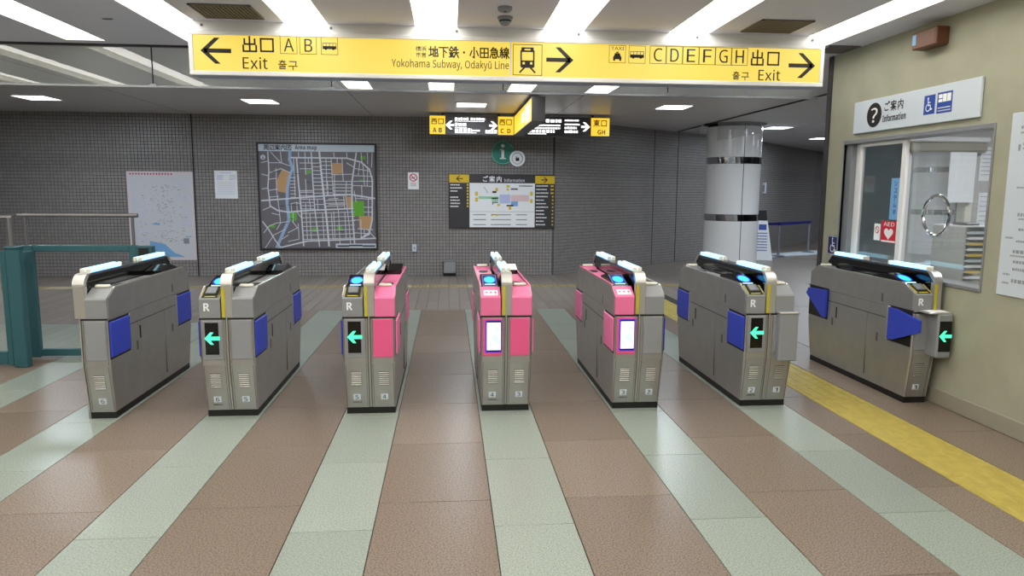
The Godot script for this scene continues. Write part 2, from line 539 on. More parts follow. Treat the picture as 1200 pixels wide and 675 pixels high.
func square_lights() -> void:
	var spots := [[-9.5, -11.9, "out of frame at the far left"], [-6.2, -11.9, "on the rear ceiling at the far left"], [-2.9, -11.9, "on the rear ceiling above the area map"], [0.37, -11.9, "above the rear direction sign"], [3.62, -11.75, "on the rear ceiling left of the column"], [6.95, -15.2, "on the rear ceiling just right of the column"], [9.4, -18.0, "smallest, beside the dark window post"], [6.95, -11.75, "added out of view behind the office corner to brighten the column"], [7.2, -8.3, "added out of view behind the ticket office to brighten the column"], [10.4, -11.9, "added out of view farther along behind the ticket office to brighten the column"], [12.6, -14.5, "beyond the office"], [14.0, -21.0, "at the end of the passage"]]  # lights behind the office are added out of view to brighten the column
	for p in spots:
		var t := thing("square_ceiling_light", "square white ceiling light " + p[2], "light", Vector3(p[0], CEIL, p[1]), Basis(), "square lights on the rear ceiling")
		var s := st()
		for q in [[-0.25, -0.29, 0.25, -0.27], [-0.25, 0.27, 0.25, 0.29], [-0.25, -0.27, -0.23, 0.27], [0.23, -0.27, 0.25, 0.27]]:
			box(s, Vector3(q[0], -0.014, q[1]), Vector3(q[2], -0.001, q[3]))
		obj("frame", s, "frame_white", t)
		bx("diffuser", Vector3(-0.23, -0.010, -0.27), Vector3(0.23, -0.002, 0.27), "square_glow", t)
		area("square_light", t, Vector3(0, -0.016, 0), Vector2(0.46, 0.54), SQUARE_ENERGY, Color(0.90, 0.95, 1.0))

# ------------------------------------------------------------------ floor
func tile_mesh(w: float, d: float) -> ArrayMesh:
	var s := st()
	box(s, Vector3(0.0022, -0.02, 0.0022), Vector3(w - 0.0022, 0.0, d - 0.0022), 0.0015)
	return done(s)

func tile_row(f: Node, called: String, x0: float, x1: float, z_from: float, z_to: float, z_joint: float, pitch: float, kind: String) -> void:
	var cuts := [z_from]
	var z: float = z_joint + ceilf((z_from - z_joint) / pitch + 0.05) * pitch
	while z < z_to - 0.05:
		cuts.append(z)
		z += pitch
	cuts.append(z_to)
	for i in cuts.size() - 1:
		var d: float = cuts[i + 1] - cuts[i]
		var key := "%s %.3f %.3f" % [kind, x1 - x0, d]
		if not meshes.has(key):
			meshes[key] = tile_mesh(x1 - x0, d)
		inst(called, meshes[key], kind + "_%d" % rng.randi_range(0, 2), f, Transform3D(Basis(), Vector3(x0, 0, cuts[i])))

var meshes := {}

func floor_all() -> void:
	var f := setting("floor")
	bx("screed", Vector3(-9.3, -0.25, -30.0), Vector3(20.0, -0.006, 5.2), "grout", f)
	# striped paving of the gate hall: pale 0.40 m, brown 0.60 m
	for k in range(-7, 3):
		var x := 0.219 + k
		var far := -10.05 if k > -4 else -7.5
		tile_row(f, "pale_tile", x, x + 0.404, far, -1.6, -4.334, 0.904, "pale_tile")
		tile_row(f, "brown_tile", x + 0.404, minf(x + 1.0, 2.905), far, -1.6, -3.736, 0.904, "brown_tile")
	# narrow paving beyond the fence
	meshes["side strip"] = tile_mesh(0.158, 1.69)
	meshes["side strip end"] = tile_mesh(0.158, 0.845)
	for i in 26:
		var x := -2.785 - (i + 1) * 0.158
		inst("paving_strip_pale", meshes["side strip"], "pale_tile_%d" % rng.randi_range(0, 2), f, Transform3D(Basis(), Vector3(x, 0, -9.2)))
		inst("paving_strip_pale", meshes["side strip end"], "strip_%d" % rng.randi_range(0, 2), f, Transform3D(Basis(), Vector3(x, 0, -10.05)))
	tile_row(f, "brown_tile", 3.33, RIGHT + 0.02, -10.05, -1.6, -3.736, 0.904, "brown_tile")
	bx("brown_paving", Vector3(-9.3, -0.02, -1.595), Vector3(RIGHT + 0.02, 0, 5.2), "brown_tile_0", f)
	bx("brown_paving", Vector3(-9.3, -0.02, -10.05), Vector3(-6.79, 0, -1.6), "brown_tile_1", f)
	# guiding tiles
	var ridged := st()
	box(ridged, Vector3(0.002, -0.02, 0.002), Vector3(0.416, 0.0, 0.398), 0.002)
	for i in 4:
		var cx := 0.06 + i * 0.1
		box(ridged, Vector3(cx - 0.017, -0.002, 0.02), Vector3(cx + 0.017, 0.0035, 0.38), 0.003)
	var rm := done(ridged)
	for i in range(0, 28):
		var z := -1.47 - i * 0.4
		if z - 0.4 < -12.4:
			break
		inst("tactile_tile", rm, "yellow_tile", f, Transform3D(Basis(), Vector3(2.908, 0, z - 0.4)))
	var band := st()
	box(band, Vector3(0.002, -0.02, 0.002), Vector3(0.314, 0.0, 0.298), 0.002)
	for i in 5:
		for j in 5:
			box(band, Vector3(0.035 + i * 0.055, -0.002, 0.03 + j * 0.055), Vector3(0.06 + i * 0.055, 0.005, 0.055 + j * 0.055), 0.004)
	var bm := done(band)
	for i in range(-29, 17):
		inst("tactile_tile", bm, "band_tile_pale" if rng.randf() < 0.2 else "band_tile", f, Transform3D(Basis(), Vector3(i * 0.316, 0, -12.7)))
	# narrow paving of the concourse
	for row in [[-10.82, -10.055], [-12.395, -10.825], [-14.13, -12.705]]:
		var d: float = row[1] - row[0]
		var key := "strip %.3f" % d
		meshes[key] = tile_mesh(0.158, d)
		for i in range(-47, 33):
			var x := i * 0.158
			if row[0] < -10.9 or x + 0.158 < 2.908 or x > 3.33 or true:
				if x > 2.75 and x < 3.32 and row[0] > -12.5:
					continue
				inst("paving_strip", meshes[key], "strip_%d" % rng.randi_range(0, 2), f, Transform3D(Basis(), Vector3(x, 0, row[0])))
	bx("concourse_paving", Vector3(5.214, -0.02, -30.0), Vector3(20.0, 0.0, -3.0), "strip_0", f)
	bx("concourse_paving", Vector3(RIGHT + 0.03, -0.02, -10.05), Vector3(5.21, 0.0, -3.0), "strip_0", f)
	bx("concourse_paving", Vector3(1.0, -0.02, -20.0), Vector3(5.21, 0.0, -14.132), "strip_1", f)
	bx("concourse_paving", Vector3(-9.3, -0.02, -14.13), Vector3(-7.43, 0.0, -10.055), "strip_1", f)

# ------------------------------------------------------------------ ceiling
func ceiling_all() -> void:
	var c := setting("ceiling")
	var x := -9.3
	var edges := []
	for s in SLOTS:
		edges.append([x, s - 0.002])
		x = s + SLOT_W + 0.002
	edges.append([x, RIGHT])
	for e in edges:
		var hole := []
		for v in VENTS:
			if v[0] > e[0] and v[0] < e[1]:
				hole = v
		if hole.is_empty():
			bx("ceiling_panel", Vector3(e[0], CEIL, GLASS_Z), Vector3(e[1], CEIL + 0.05, 5.2), "ceiling_paint", c)
			continue
		var hx: float = hole[2] / 2 - 0.01
		var hz: float = hole[3] / 2 - 0.01
		bx("ceiling_panel", Vector3(e[0], CEIL, GLASS_Z), Vector3(e[1], CEIL + 0.05, hole[1] - hz), "ceiling_paint", c)
		bx("ceiling_panel", Vector3(e[0], CEIL, hole[1] + hz), Vector3(e[1], CEIL + 0.05, 5.2), "ceiling_paint", c)
		bx("ceiling_panel", Vector3(e[0], CEIL, hole[1] - hz), Vector3(hole[0] - hx, CEIL + 0.05, hole[1] + hz), "ceiling_paint", c)
		bx("ceiling_panel", Vector3(hole[0] + hx, CEIL, hole[1] - hz), Vector3(e[1], CEIL + 0.05, hole[1] + hz), "ceiling_paint", c)
	for s in SLOTS:
		bx("ceiling_panel", Vector3(s, CEIL, GLASS_Z), Vector3(s + SLOT_W, CEIL + 0.05, SLOT_END - 0.014), "ceiling_paint", c)
		bx("ceiling_panel", Vector3(s, CEIL, 4.62), Vector3(s + SLOT_W, CEIL + 0.05, 5.2), "ceiling_paint", c)
	bx("roof_slab", Vector3(-9.3, CEIL + 0.14, -30.0), Vector3(20.0, CEIL + 0.35, 5.2), "ceiling_paint", c)
	bx("ceiling_panel", Vector3(-9.3, CEIL, -9.45), Vector3(5.19, CEIL + 0.05, GLASS_Z - 0.005), "ceiling_metal", c)
	bx("ceiling_panel", Vector3(-9.3, CEIL, -30.0), Vector3(5.19, CEIL + 0.05, -10.55), "ceiling_metal", c)
	x = -9.3
	for s in SHORT:
		bx("ceiling_panel", Vector3(x, CEIL, -10.55), Vector3(s, CEIL + 0.05, -9.45), "ceiling_metal", c)
		x = s + 0.35
	bx("ceiling_panel", Vector3(x, CEIL, -10.55), Vector3(5.19, CEIL + 0.05, -9.45), "ceiling_metal", c)
	bx("ceiling_panel", Vector3(5.225, CEIL, -30.0), Vector3(20.0, CEIL + 0.05, 5.2), "ceiling_metal", c)
	bx("ceiling_panel", Vector3(RIGHT, CEIL, GLASS_Z), Vector3(5.19, CEIL + 0.05, 5.2), "ceiling_metal", c)
	bx("ceiling_joint", Vector3(5.18, CEIL + 0.01, -17.5), Vector3(5.235, CEIL + 0.03, -7.3), "dark_line", c)
	for jx in [-4.73, -1.4, 1.93]:
		bx("ceiling_joint", Vector3(jx, CEIL - 0.0006, -14.1), Vector3(jx + 0.008, CEIL + 0.001, -7.5), "dark_line", c)

# ------------------------------------------------------------------ walls
func tiled(parent: Node, p0: Vector2, p1: Vector2, height: float, pitch: float, tone: Color) -> void:
	var d := (p1 - p0)
	var nx := int(d.length() / pitch)
	var ny := int(height / pitch)
	var s := st()
	var h := pitch / 2 - 0.004
	loft(s, [[Vector3(-h, -h, 0), Vector3(h, -h, 0), Vector3(h, h, 0), Vector3(-h, h, 0)], [Vector3(-h, -h, 0.004), Vector3(h, -h, 0.004), Vector3(h, h, 0.004), Vector3(-h, h, 0.004)], [Vector3(-h + 0.003, -h + 0.003, 0.007), Vector3(h - 0.003, -h + 0.003, 0.007), Vector3(h - 0.003, h - 0.003, 0.007), Vector3(-h + 0.003, h - 0.003, 0.007)]])
	var mm := MultiMesh.new()
	mm.transform_format = MultiMesh.TRANSFORM_3D
	mm.use_colors = true
	mm.mesh = done(s)
	mm.instance_count = nx * ny
	var u := Vector3(d.x, 0, d.y).normalized()
	var b := Basis(u, Vector3.UP, u.cross(Vector3.UP))
	var i := 0
	for y in ny:
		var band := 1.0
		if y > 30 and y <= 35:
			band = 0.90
		for x in nx:
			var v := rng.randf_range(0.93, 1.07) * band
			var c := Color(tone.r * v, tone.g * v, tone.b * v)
			mm.set_instance_transform(i, Transform3D(b, Vector3(p0.x, (y + 0.5) * pitch, p0.y) + u * ((x + 0.5) * pitch)))
			mm.set_instance_color(i, c)
			i += 1
	var o := MultiMeshInstance3D.new()
	o.name = "wall_tiles"
	o.multimesh = mm
	o.material_override = M["wall_tile"]
	o.set_meta("kind", "stuff")
	parent.add_child(o, true)

func slab(parent: Node, p0: Vector2, p1: Vector2, thick: float, m: String, h := CEIL + 0.14) -> void:
	var d := (p1 - p0).normalized()
	var n := Vector2(d.y, -d.x) * thick   # to the left of the way p0 -> p1, seen from above with -z ahead: away from the room
	var s := st()
	var r := []
	for y in [-0.02, h]:
		r.append([Vector3(p0.x, y, p0.y), Vector3(p1.x, y, p1.y), Vector3(p1.x + n.x, y, p1.y + n.y), Vector3(p0.x + n.x, y, p0.y + n.y)])
	loft(s, r)
	obj("wall_body", s, m, parent)

func walls_all() -> void:
	var wb := setting("wall_back")
	slab(wb, Vector2(-9.3, BACK), Vector2(2.05, BACK), 0.3, "wall_grout")
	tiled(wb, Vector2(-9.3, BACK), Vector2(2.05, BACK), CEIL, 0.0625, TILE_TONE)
	for jx in [-4.71, -0.1 - 8.3]:
		bx("expansion_joint", Vector3(jx, 0, BACK), Vector3(jx + 0.022, CEIL, BACK + 0.0085), "dark_line", wb)
	var wd := setting("wall_rear_right")
	var pts := [Vector2(2.05, BACK), Vector2(4.6, -16.2), Vector2(6.4, -17.6), Vector2(8.6, -19.7), Vector2(12.3, -23.8), Vector2(18.0, -28.5)]
	for i in pts.size() - 1:
		slab(wd, pts[i], pts[i + 1], 0.3, "wall_grout")
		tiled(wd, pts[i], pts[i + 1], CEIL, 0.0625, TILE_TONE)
	bx("expansion_joint", Vector3(-0.011, 0, -0.005), Vector3(0.011, CEIL, 0.009), "dark_line", wd, 0.0, Transform3D(Basis(Vector3.UP, -0.66), Vector3(5.3, 0, -16.745)))
	var wl := setting("wall_left")
	bx("wall_body", Vector3(-9.6, -0.02, -14.4), Vector3(-9.3, CEIL + 0.14, 5.2), "wall_grout", wl)
	var wf := setting("wall_front")
	bx("wall_body", Vector3(-9.6, -0.02, 5.2), Vector3(20.3, CEIL + 0.14, 5.5), "plaster", wf)
	var we := setting("wall_far_right")
	bx("wall_body", Vector3(20.0, -0.02, -30.3), Vector3(20.3, CEIL + 0.14, 5.2), "wall_grout", we)
	bx("wall_body", Vector3(17.0, -0.02, -30.3), Vector3(20.3, CEIL + 0.14, -30.0), "wall_grout", we)
	# the beige wall with the office window, z -6.9 .. -4.93, y 0.95 .. 2.14
	var wr := setting("wall_right")
	var T := 0.14
	bx("wall_pier", Vector3(RIGHT, -0.02, -7.2), Vector3(RIGHT + T, CEIL, -6.9), "plaster", wr)
	bx("wall_below_window", Vector3(RIGHT, -0.02, -6.9), Vector3(RIGHT + T, 0.95, -4.93), "plaster", wr)
	bx("wall_above_window", Vector3(RIGHT, 2.14, -6.9), Vector3(RIGHT + T, CEIL, -4.93), "plaster", wr)
	bx("wall_field", Vector3(RIGHT, -0.02, -4.93), Vector3(RIGHT + T, CEIL, 5.2), "plaster", wr)
	bx("corner_post", Vector3(RIGHT - 0.02, 0.0, -7.27), Vector3(RIGHT + T + 0.01, CEIL, -7.2), "print_dark", wr, 0.006)
	var br := setting("baseboard_right")
	bx("skirting", Vector3(RIGHT - 0.018, 0.0, -7.2), Vector3(RIGHT, 0.13, 5.2), "baseboard_stone", br, 0.006)

# ------------------------------------------------------------------ smoke glass
func smoke_glass() -> void:
	var t := thing("smoke_barrier", "clear glass smoke barrier hanging across the ceiling behind the yellow sign", "glass barrier", Vector3(0, CEIL, GLASS_Z))
	bx("top_channel", Vector3(-9.3, -0.02, -0.02), Vector3(RIGHT - 0.02, 0.0, 0.02), "print_dark", t)
	var x := -9.3
	for k in range(0, 8):
		var x1 := minf(-7.852 + 1.68 * k, RIGHT - 0.02)
		bx("glass_pane", Vector3(x + 0.004, -0.375, -0.005), Vector3(x1 - 0.004, -0.02, 0.005), "pane", t)
		x = x1
	for k in range(0, 7):
		var jx := -7.852 + 1.68 * k
		bx("pane_joint", Vector3(jx - 0.005, -0.375, -0.004), Vector3(jx + 0.005, -0.02, 0.004), "dark_line", t)
	bx("bottom_edging", Vector3(-9.3, -0.395, -0.009), Vector3(RIGHT - 0.02, -0.372, 0.009), "alu", t, 0.003)
	for k in range(1, 7):
		bx("pane_clip", Vector3(-7.852 + 1.68 * k - 0.03, -0.385, 0.009), Vector3(-7.852 + 1.68 * k + 0.03, -0.36, 0.014), "alu", t)
	var d := thing("smoke_barrier", "clear glass smoke barrier running back to the striped white column", "glass barrier", Vector3(5.207, CEIL, 0))
	bx("top_channel", Vector3(-0.012, -0.018, -14.3), Vector3(0.012, 0.0, -7.3), "print_dark", d)
	bx("top_channel", Vector3(-0.012, -0.018, -16.5), Vector3(0.012, 0.0, -15.0), "print_dark", d)
	var z := -7.3
	while z > -13.9:
		var z1 := maxf(z - 1.68, -14.15)
		bx("glass_pane", Vector3(-0.005, -0.375, z1 + 0.004), Vector3(0.005, -0.018, z - 0.004), "pane", d)
		z = z1
	bx("glass_pane", Vector3(-0.005, -0.375, -16.5), Vector3(0.005, -0.018, -15.05), "pane", d)

# ------------------------------------------------------------------ office behind the window
func booth() -> void:
	var w := setting("window_1")
	var x := RIGHT
	var y0 := 0.95
	var y1 := 2.14
	var za := -6.9
	var zb := -4.93
	var F := 0.02
	bx("frame_sill", Vector3(x - 0.012, y0 - 0.01, za), Vector3(x + 0.15, y0 + 0.02, zb), "alu", w, 0.004)
	bx("frame_head", Vector3(x - 0.012, y1 - 0.03, za), Vector3(x + 0.15, y1 + 0.01, zb), "alu", w, 0.004)
	bx("frame_jamb", Vector3(x - 0.012, y0 - 0.01, za - 0.015), Vector3(x + 0.15, y1 + 0.01, za), "alu", w, 0.004)
	bx("frame_jamb", Vector3(x - 0.012, y0 - 0.01, zb), Vector3(x + 0.15, y1 + 0.01, zb + 0.015), "alu", w, 0.004)
	var sa := st()
	var sx := x + 0.03
	for q in [[-6.68, -6.64, y0 + 0.02, y1 - 0.03], [-6.03, -5.97, y0 + 0.02, y1 - 0.03], [-6.64, -6.03, y0 + 0.02, y0 + 0.06], [-6.64, -6.03, y1 - 0.065, y1 - 0.03]]:
		box(sa, Vector3(sx, q[2], q[0]), Vector3(sx + 0.03, q[3], q[1]), 0.003)
	obj("sash", sa, "frame_white", w)
	bx("glass_pane", Vector3(sx + 0.012, y0 + 0.06, -6.64), Vector3(sx + 0.018, y1 - 0.065, -6.03), "pane_tinted", w)
	bx("glass_pane", Vector3(x + 0.087, y0 + 0.02, -5.97), Vector3(x + 0.093, y1 - 0.03, zb - F), "pane", w)
	bx("inner_stile", Vector3(x + 0.07, y0 + 0.02, -6.80), Vector3(x + 0.10, y1 - 0.03, -6.70), "frame_white", w, 0.003)
	bx("jamb_lining", Vector3(x + 0.02, y0 + 0.02, -6.90), Vector3(x + 0.10, y1 - 0.03, -6.80), "alu", w, 0.003)
	var r := st()
	var pts := []
	for i in 41:
		pts.append(Vector3(x + 0.085, 1.475 + 0.16 * sin(TAU * i / 40), -5.60 + 0.16 * cos(TAU * i / 40)))
	tube(r, pts, 0.013, 8)
	obj("speaking_ring", r, "chrome", w)
	# the office itself
	var o := setting("wall_office")
	bx("office_floor", Vector3(RIGHT + 0.14, 0.0, -7.2), Vector3(6.3, 0.01, -3.2), "strip_2", o)
	bx("office_side_wall", Vector3(6.3, 0.0, -7.2), Vector3(6.42, CEIL, -3.08), "booth_wall", o)
	bx("office_near_wall", Vector3(RIGHT + 0.14, 0.0, -3.2), Vector3(6.3, CEIL, -3.08), "booth_wall", o)
	bx("office_ceiling", Vector3(RIGHT + 0.14, 2.62, -7.2), Vector3(6.3, 2.7, -3.2), "ceiling_paint", o)
	# end wall with a window onto the concourse, x 4.1 .. 5.32
	bx("office_end_wall", Vector3(RIGHT + 0.14, 0.0, -7.2), Vector3(4.1, 2.62, -7.1), "booth_wall", o)
	bx("office_end_wall", Vector3(5.32, 0.0, -7.2), Vector3(6.3, 2.62, -7.1), "booth_wall", o)
	bx("office_end_wall", Vector3(4.1, 0.0, -7.2), Vector3(5.32, 0.9, -7.1), "booth_wall", o)
	bx("office_end_wall", Vector3(4.1, 2.2, -7.2), Vector3(5.32, 2.62, -7.1), "booth_wall", o)
	var w2 := setting("window_2")
	bx("frame_jamb", Vector3(4.1, 0.9, -7.2), Vector3(4.15, 2.2, -7.08), "frame_white", w2)
	bx("frame_jamb", Vector3(4.62, 0.9, -7.18), Vector3(4.67, 2.2, -7.1), "frame_white", w2)
	bx("frame_jamb", Vector3(5.27, 0.9, -7.2), Vector3(5.34, 2.2, -7.08), "cream_cap", w2)
	bx("frame_sill", Vector3(4.15, 0.88, -7.2), Vector3(5.27, 0.93, -7.06), "frame_white", w2)
	bx("glass_pane", Vector3(4.15, 0.93, -7.15), Vector3(5.27, 2.2, -7.144), "pane", w2)
	var bl := thing("roller_blind", "rolled-up beige blind at the head of the office's inner window", "blind", Vector3(4.98, 2.16, -7.03))
	bx("housing", Vector3(-0.42, 0.0, -0.04), Vector3(0.44, 0.05, 0.04), "frame_white", bl, 0.01)
	bx("rolled_cloth", Vector3(-0.41, -0.10, -0.03), Vector3(0.43, 0.0, 0.03), "baseboard_stone", bl, 0.02)
	var wp := thing("hanging_panel", "blank white panel hanging in the office window", "panel", Vector3(5.16, 1.56, -7.02))
	bx("panel_sheet", Vector3(-0.14, 0, -0.006), Vector3(0.14, 0.5, 0.006), "print_white", wp, 0.002)
	bx("panel_hook", Vector3(-0.02, 0.5, -0.004), Vector3(0.02, 0.52, 0.004), "alu", wp)
	for p in [[5.40, 1.78, 5.66, 2.12, "upper white notice on the office wall beside the window"], [5.42, 1.25, 5.62, 1.66, "lower white notice on the office wall beside the window"]]:
		var n := thing("notice", p[4], "notice", Vector3(p[0], p[1], -7.098), Basis(), "notices inside the office")
		bx("sheet", Vector3(0, 0, 0), Vector3(p[2] - p[0], p[3] - p[1], 0.003), "print_white", n)
		var s := st()
		for k in 7:
			scribble(s, 0.02, (p[2] - p[0]) * 0.8, (p[3] - p[1]) * (0.9 - k * 0.12), 0.008, 0.0036)
		obj("lettering", s, "print_grey", n)
	var c := thing("tray_cabinet", "grey cabinet with a column of white paper trays behind the office window", "cabinet", Vector3(4.19, 0.01, -5.6))
	bx("body", Vector3(0.0, 0.0, -0.40), Vector3(0.012, 1.37, 0.0), "cabinet_grey", c)
	bx("body_back", Vector3(0.012, 0.0, -0.40), Vector3(0.26, 1.37, -0.385), "cabinet_grey", c)
	bx("body_side", Vector3(0.248, 0.0, -0.385), Vector3(0.26, 1.37, 0.0), "cabinet_grey", c)
	bx("top", Vector3(0.0, 1.37, -0.40), Vector3(0.26, 1.38, 0.005), "frame_white", c)
	bx("base_panel", Vector3(0.012, 0.0, -0.02), Vector3(0.248, 0.93, -0.005), "cabinet_grey", c)
	for k in 9:
		var y := 0.95 + k * 0.046
		bx("tray", Vector3(0.014, y, -0.37), Vector3(0.246, y + 0.012, 0.0), "frame_white", c)
		bx("tray_label", Vector3(0.03, y - 0.004, 0.0), Vector3(0.21, y + 0.018, 0.003), ["print_white", "print_yellow", "print_white", "print_pale", "print_yellow"][k % 5], c)
	var ph := thing("desk_device", "small dark device lying on top of the office cabinet", "device", Vector3(4.3, 1.39, -5.75))
	bx("body", Vector3(-0.06, 0, -0.09), Vector3(0.06, 0.022, 0.09), "print_dark", ph, 0.008)
	bx("keys", Vector3(-0.045, 0.022, -0.07), Vector3(0.045, 0.025, 0.03), "panel_grey", ph)
	var l := thing("office_light", "flat ceiling light inside the ticket office", "light", Vector3(5.0, 2.615, -5.4))
	bx("frame", Vector3(-0.3, -0.02, -0.6), Vector3(0.3, 0.0, 0.6), "frame_white", l)
	bx("diffuser", Vector3(-0.28, -0.026, -0.58), Vector3(0.28, -0.02, 0.58), "booth_glow", l)
	area("office_lamp", l, Vector3(0, -0.03, 0), Vector2(0.56, 1.16), 3.2, Color(0.96, 0.98, 1.0))
	# stickers on the glass
	var gx := RIGHT + 0.03 + 0.0115
	var a := thing("aed_sticker", "red and white sticker with a heart and the letters AED", "sticker", Vector3(gx, 1.215, -6.262), FACE_LEFT)
	bx("sheet", Vector3(0, 0, 0), Vector3(0.225, 0.19, 0.002), "print_red", a)
	text(a, "AED", 0.03, 0.19, 0.145, 0.034, "print_white", 0.0025)
	var hs := st()
	var hp := []
	for i in 30:
		var q := TAU * i / 30
		hp.append(Vector2(0.112 + 0.0042 * 16 * pow(sin(q), 3), 0.082 + 0.0036 * (13 * cos(q) - 5 * cos(2 * q) - 2 * cos(3 * q) - cos(4 * q))))
	for i in hp.size():
		pquad(hs, [Vector2(0.112, 0.08), hp[(i + 1) % hp.size()], hp[i]], 0.0026)
	prect(hs, 0.01, 0.004, 0.215, 0.018, 0.0026)
	obj("heart", hs, "print_white", a)
	var ns := thing("window_sticker", "small white no-smoking sticker on the office glass", "sticker", Vector3(gx, 1.225, -6.372), FACE_LEFT)
	bx("sheet", Vector3(0, 0, 0), Vector3(0.095, 0.15, 0.002), "print_white", ns)
	var rs := st()
	pring(rs, Vector2(0.048, 0.095), 0.024, 0.033, 0.0026)
	pline(rs, [Vector2(0.03, 0.113), Vector2(0.066, 0.077)], 0.008, 0.0026)
	obj("emblem", rs, "print_red", ns)
	var bn := thing("window_banner", "blue vertical notice with white lettering on the office glass", "notice", Vector3(gx, 1.42, -6.16), FACE_LEFT)
	bx("sheet", Vector3(0, 0, 0), Vector3(0.12, 0.36, 0.002), "print_sky", bn)
	var gs := st()
	for i in 5:
		glyphs(gs, ["シ", "ス", "テ", "ム", "中"][i], 0.045, 0.29 - i * 0.062, 0.05, 0.05, 0.007, 0.0026)
	obj("lettering", gs, "print_blue", bn)

# ------------------------------------------------------------------ columns
func columns_all() -> void:
	var R := 0.54
	var spots := [[Vector3(5.78, 0, -14.6), "big round white column with two mirror bands beside the gates"], [Vector3(13.2, 0, -19.0), "white banded column seen through the office windows"]]
	for sp in spots:
		var t := thing("column", sp[1], "column", sp[0])
		var cut := PI / 2    # the seams of the cladding
		var span := TAU / 3
		for lv in [[0.0, 1.065], [1.2, 2.195], [2.33, 2.93]]:
			for k in 3:
				var s := st()
				lathe(s, [Vector2(R, lv[0]), Vector2(R, lv[1])], 24, cut + k * span + 0.012, cut + (k + 1) * span - 0.012)
				obj("cladding_panel", s, "column_enamel", t)
		for lv in [[1.065, 1.2], [2.195, 2.33]]:
			for k in 3:
				var s := st()
				lathe(s, [Vector2(R - 0.012, lv[0]), Vector2(R - 0.003, lv[0] + 0.004), Vector2(R - 0.003, lv[1] - 0.004), Vector2(R - 0.012, lv[1])], 24, cut + k * span + 0.012, cut + (k + 1) * span - 0.012)
				obj("mirror_band", s, "chrome", t)
		var c := st()
		lathe(c, [Vector2(R - 0.02, 0), Vector2(R - 0.02, 3.0)], 48)
		obj("core", c, "dark_line", t)
		var top := st()
		lathe(top, [Vector2(R - 0.06, 2.935), Vector2(R - 0.04, 2.95), Vector2(R - 0.04, 3.0)], 48)
		obj("neck_ring", top, "chrome", t)
		var hd := st()
		lathe(hd, [Vector2(R + 0.08, 2.999), Vector2(R + 0.08, 2.985), Vector2(R - 0.04, 2.985)], 48)
		obj("shadow_ring", hd, "dark_line", t)  # dark ring painted in as the shadow around the column top

# ------------------------------------------------------------------ ticket gates
const HW := 0.19
const Z1 := 0.82
const TURN := Transform3D(Basis(Vector3(-1, 0, 0), Vector3(0, 1, 0), Vector3(0, 0, -1)), Vector3.ZERO)

func slope_basis() -> Transform3D:  # the leaning lower front: x right, y up along the slope, z out; origin at its foot
	var up := Vector3(0, 0.35, 0.055).normalized()
	return Transform3D(Basis(Vector3(1, 0, 0), up, Vector3(1, 0, 0).cross(up)), Vector3(0, 0.05, 0.765))

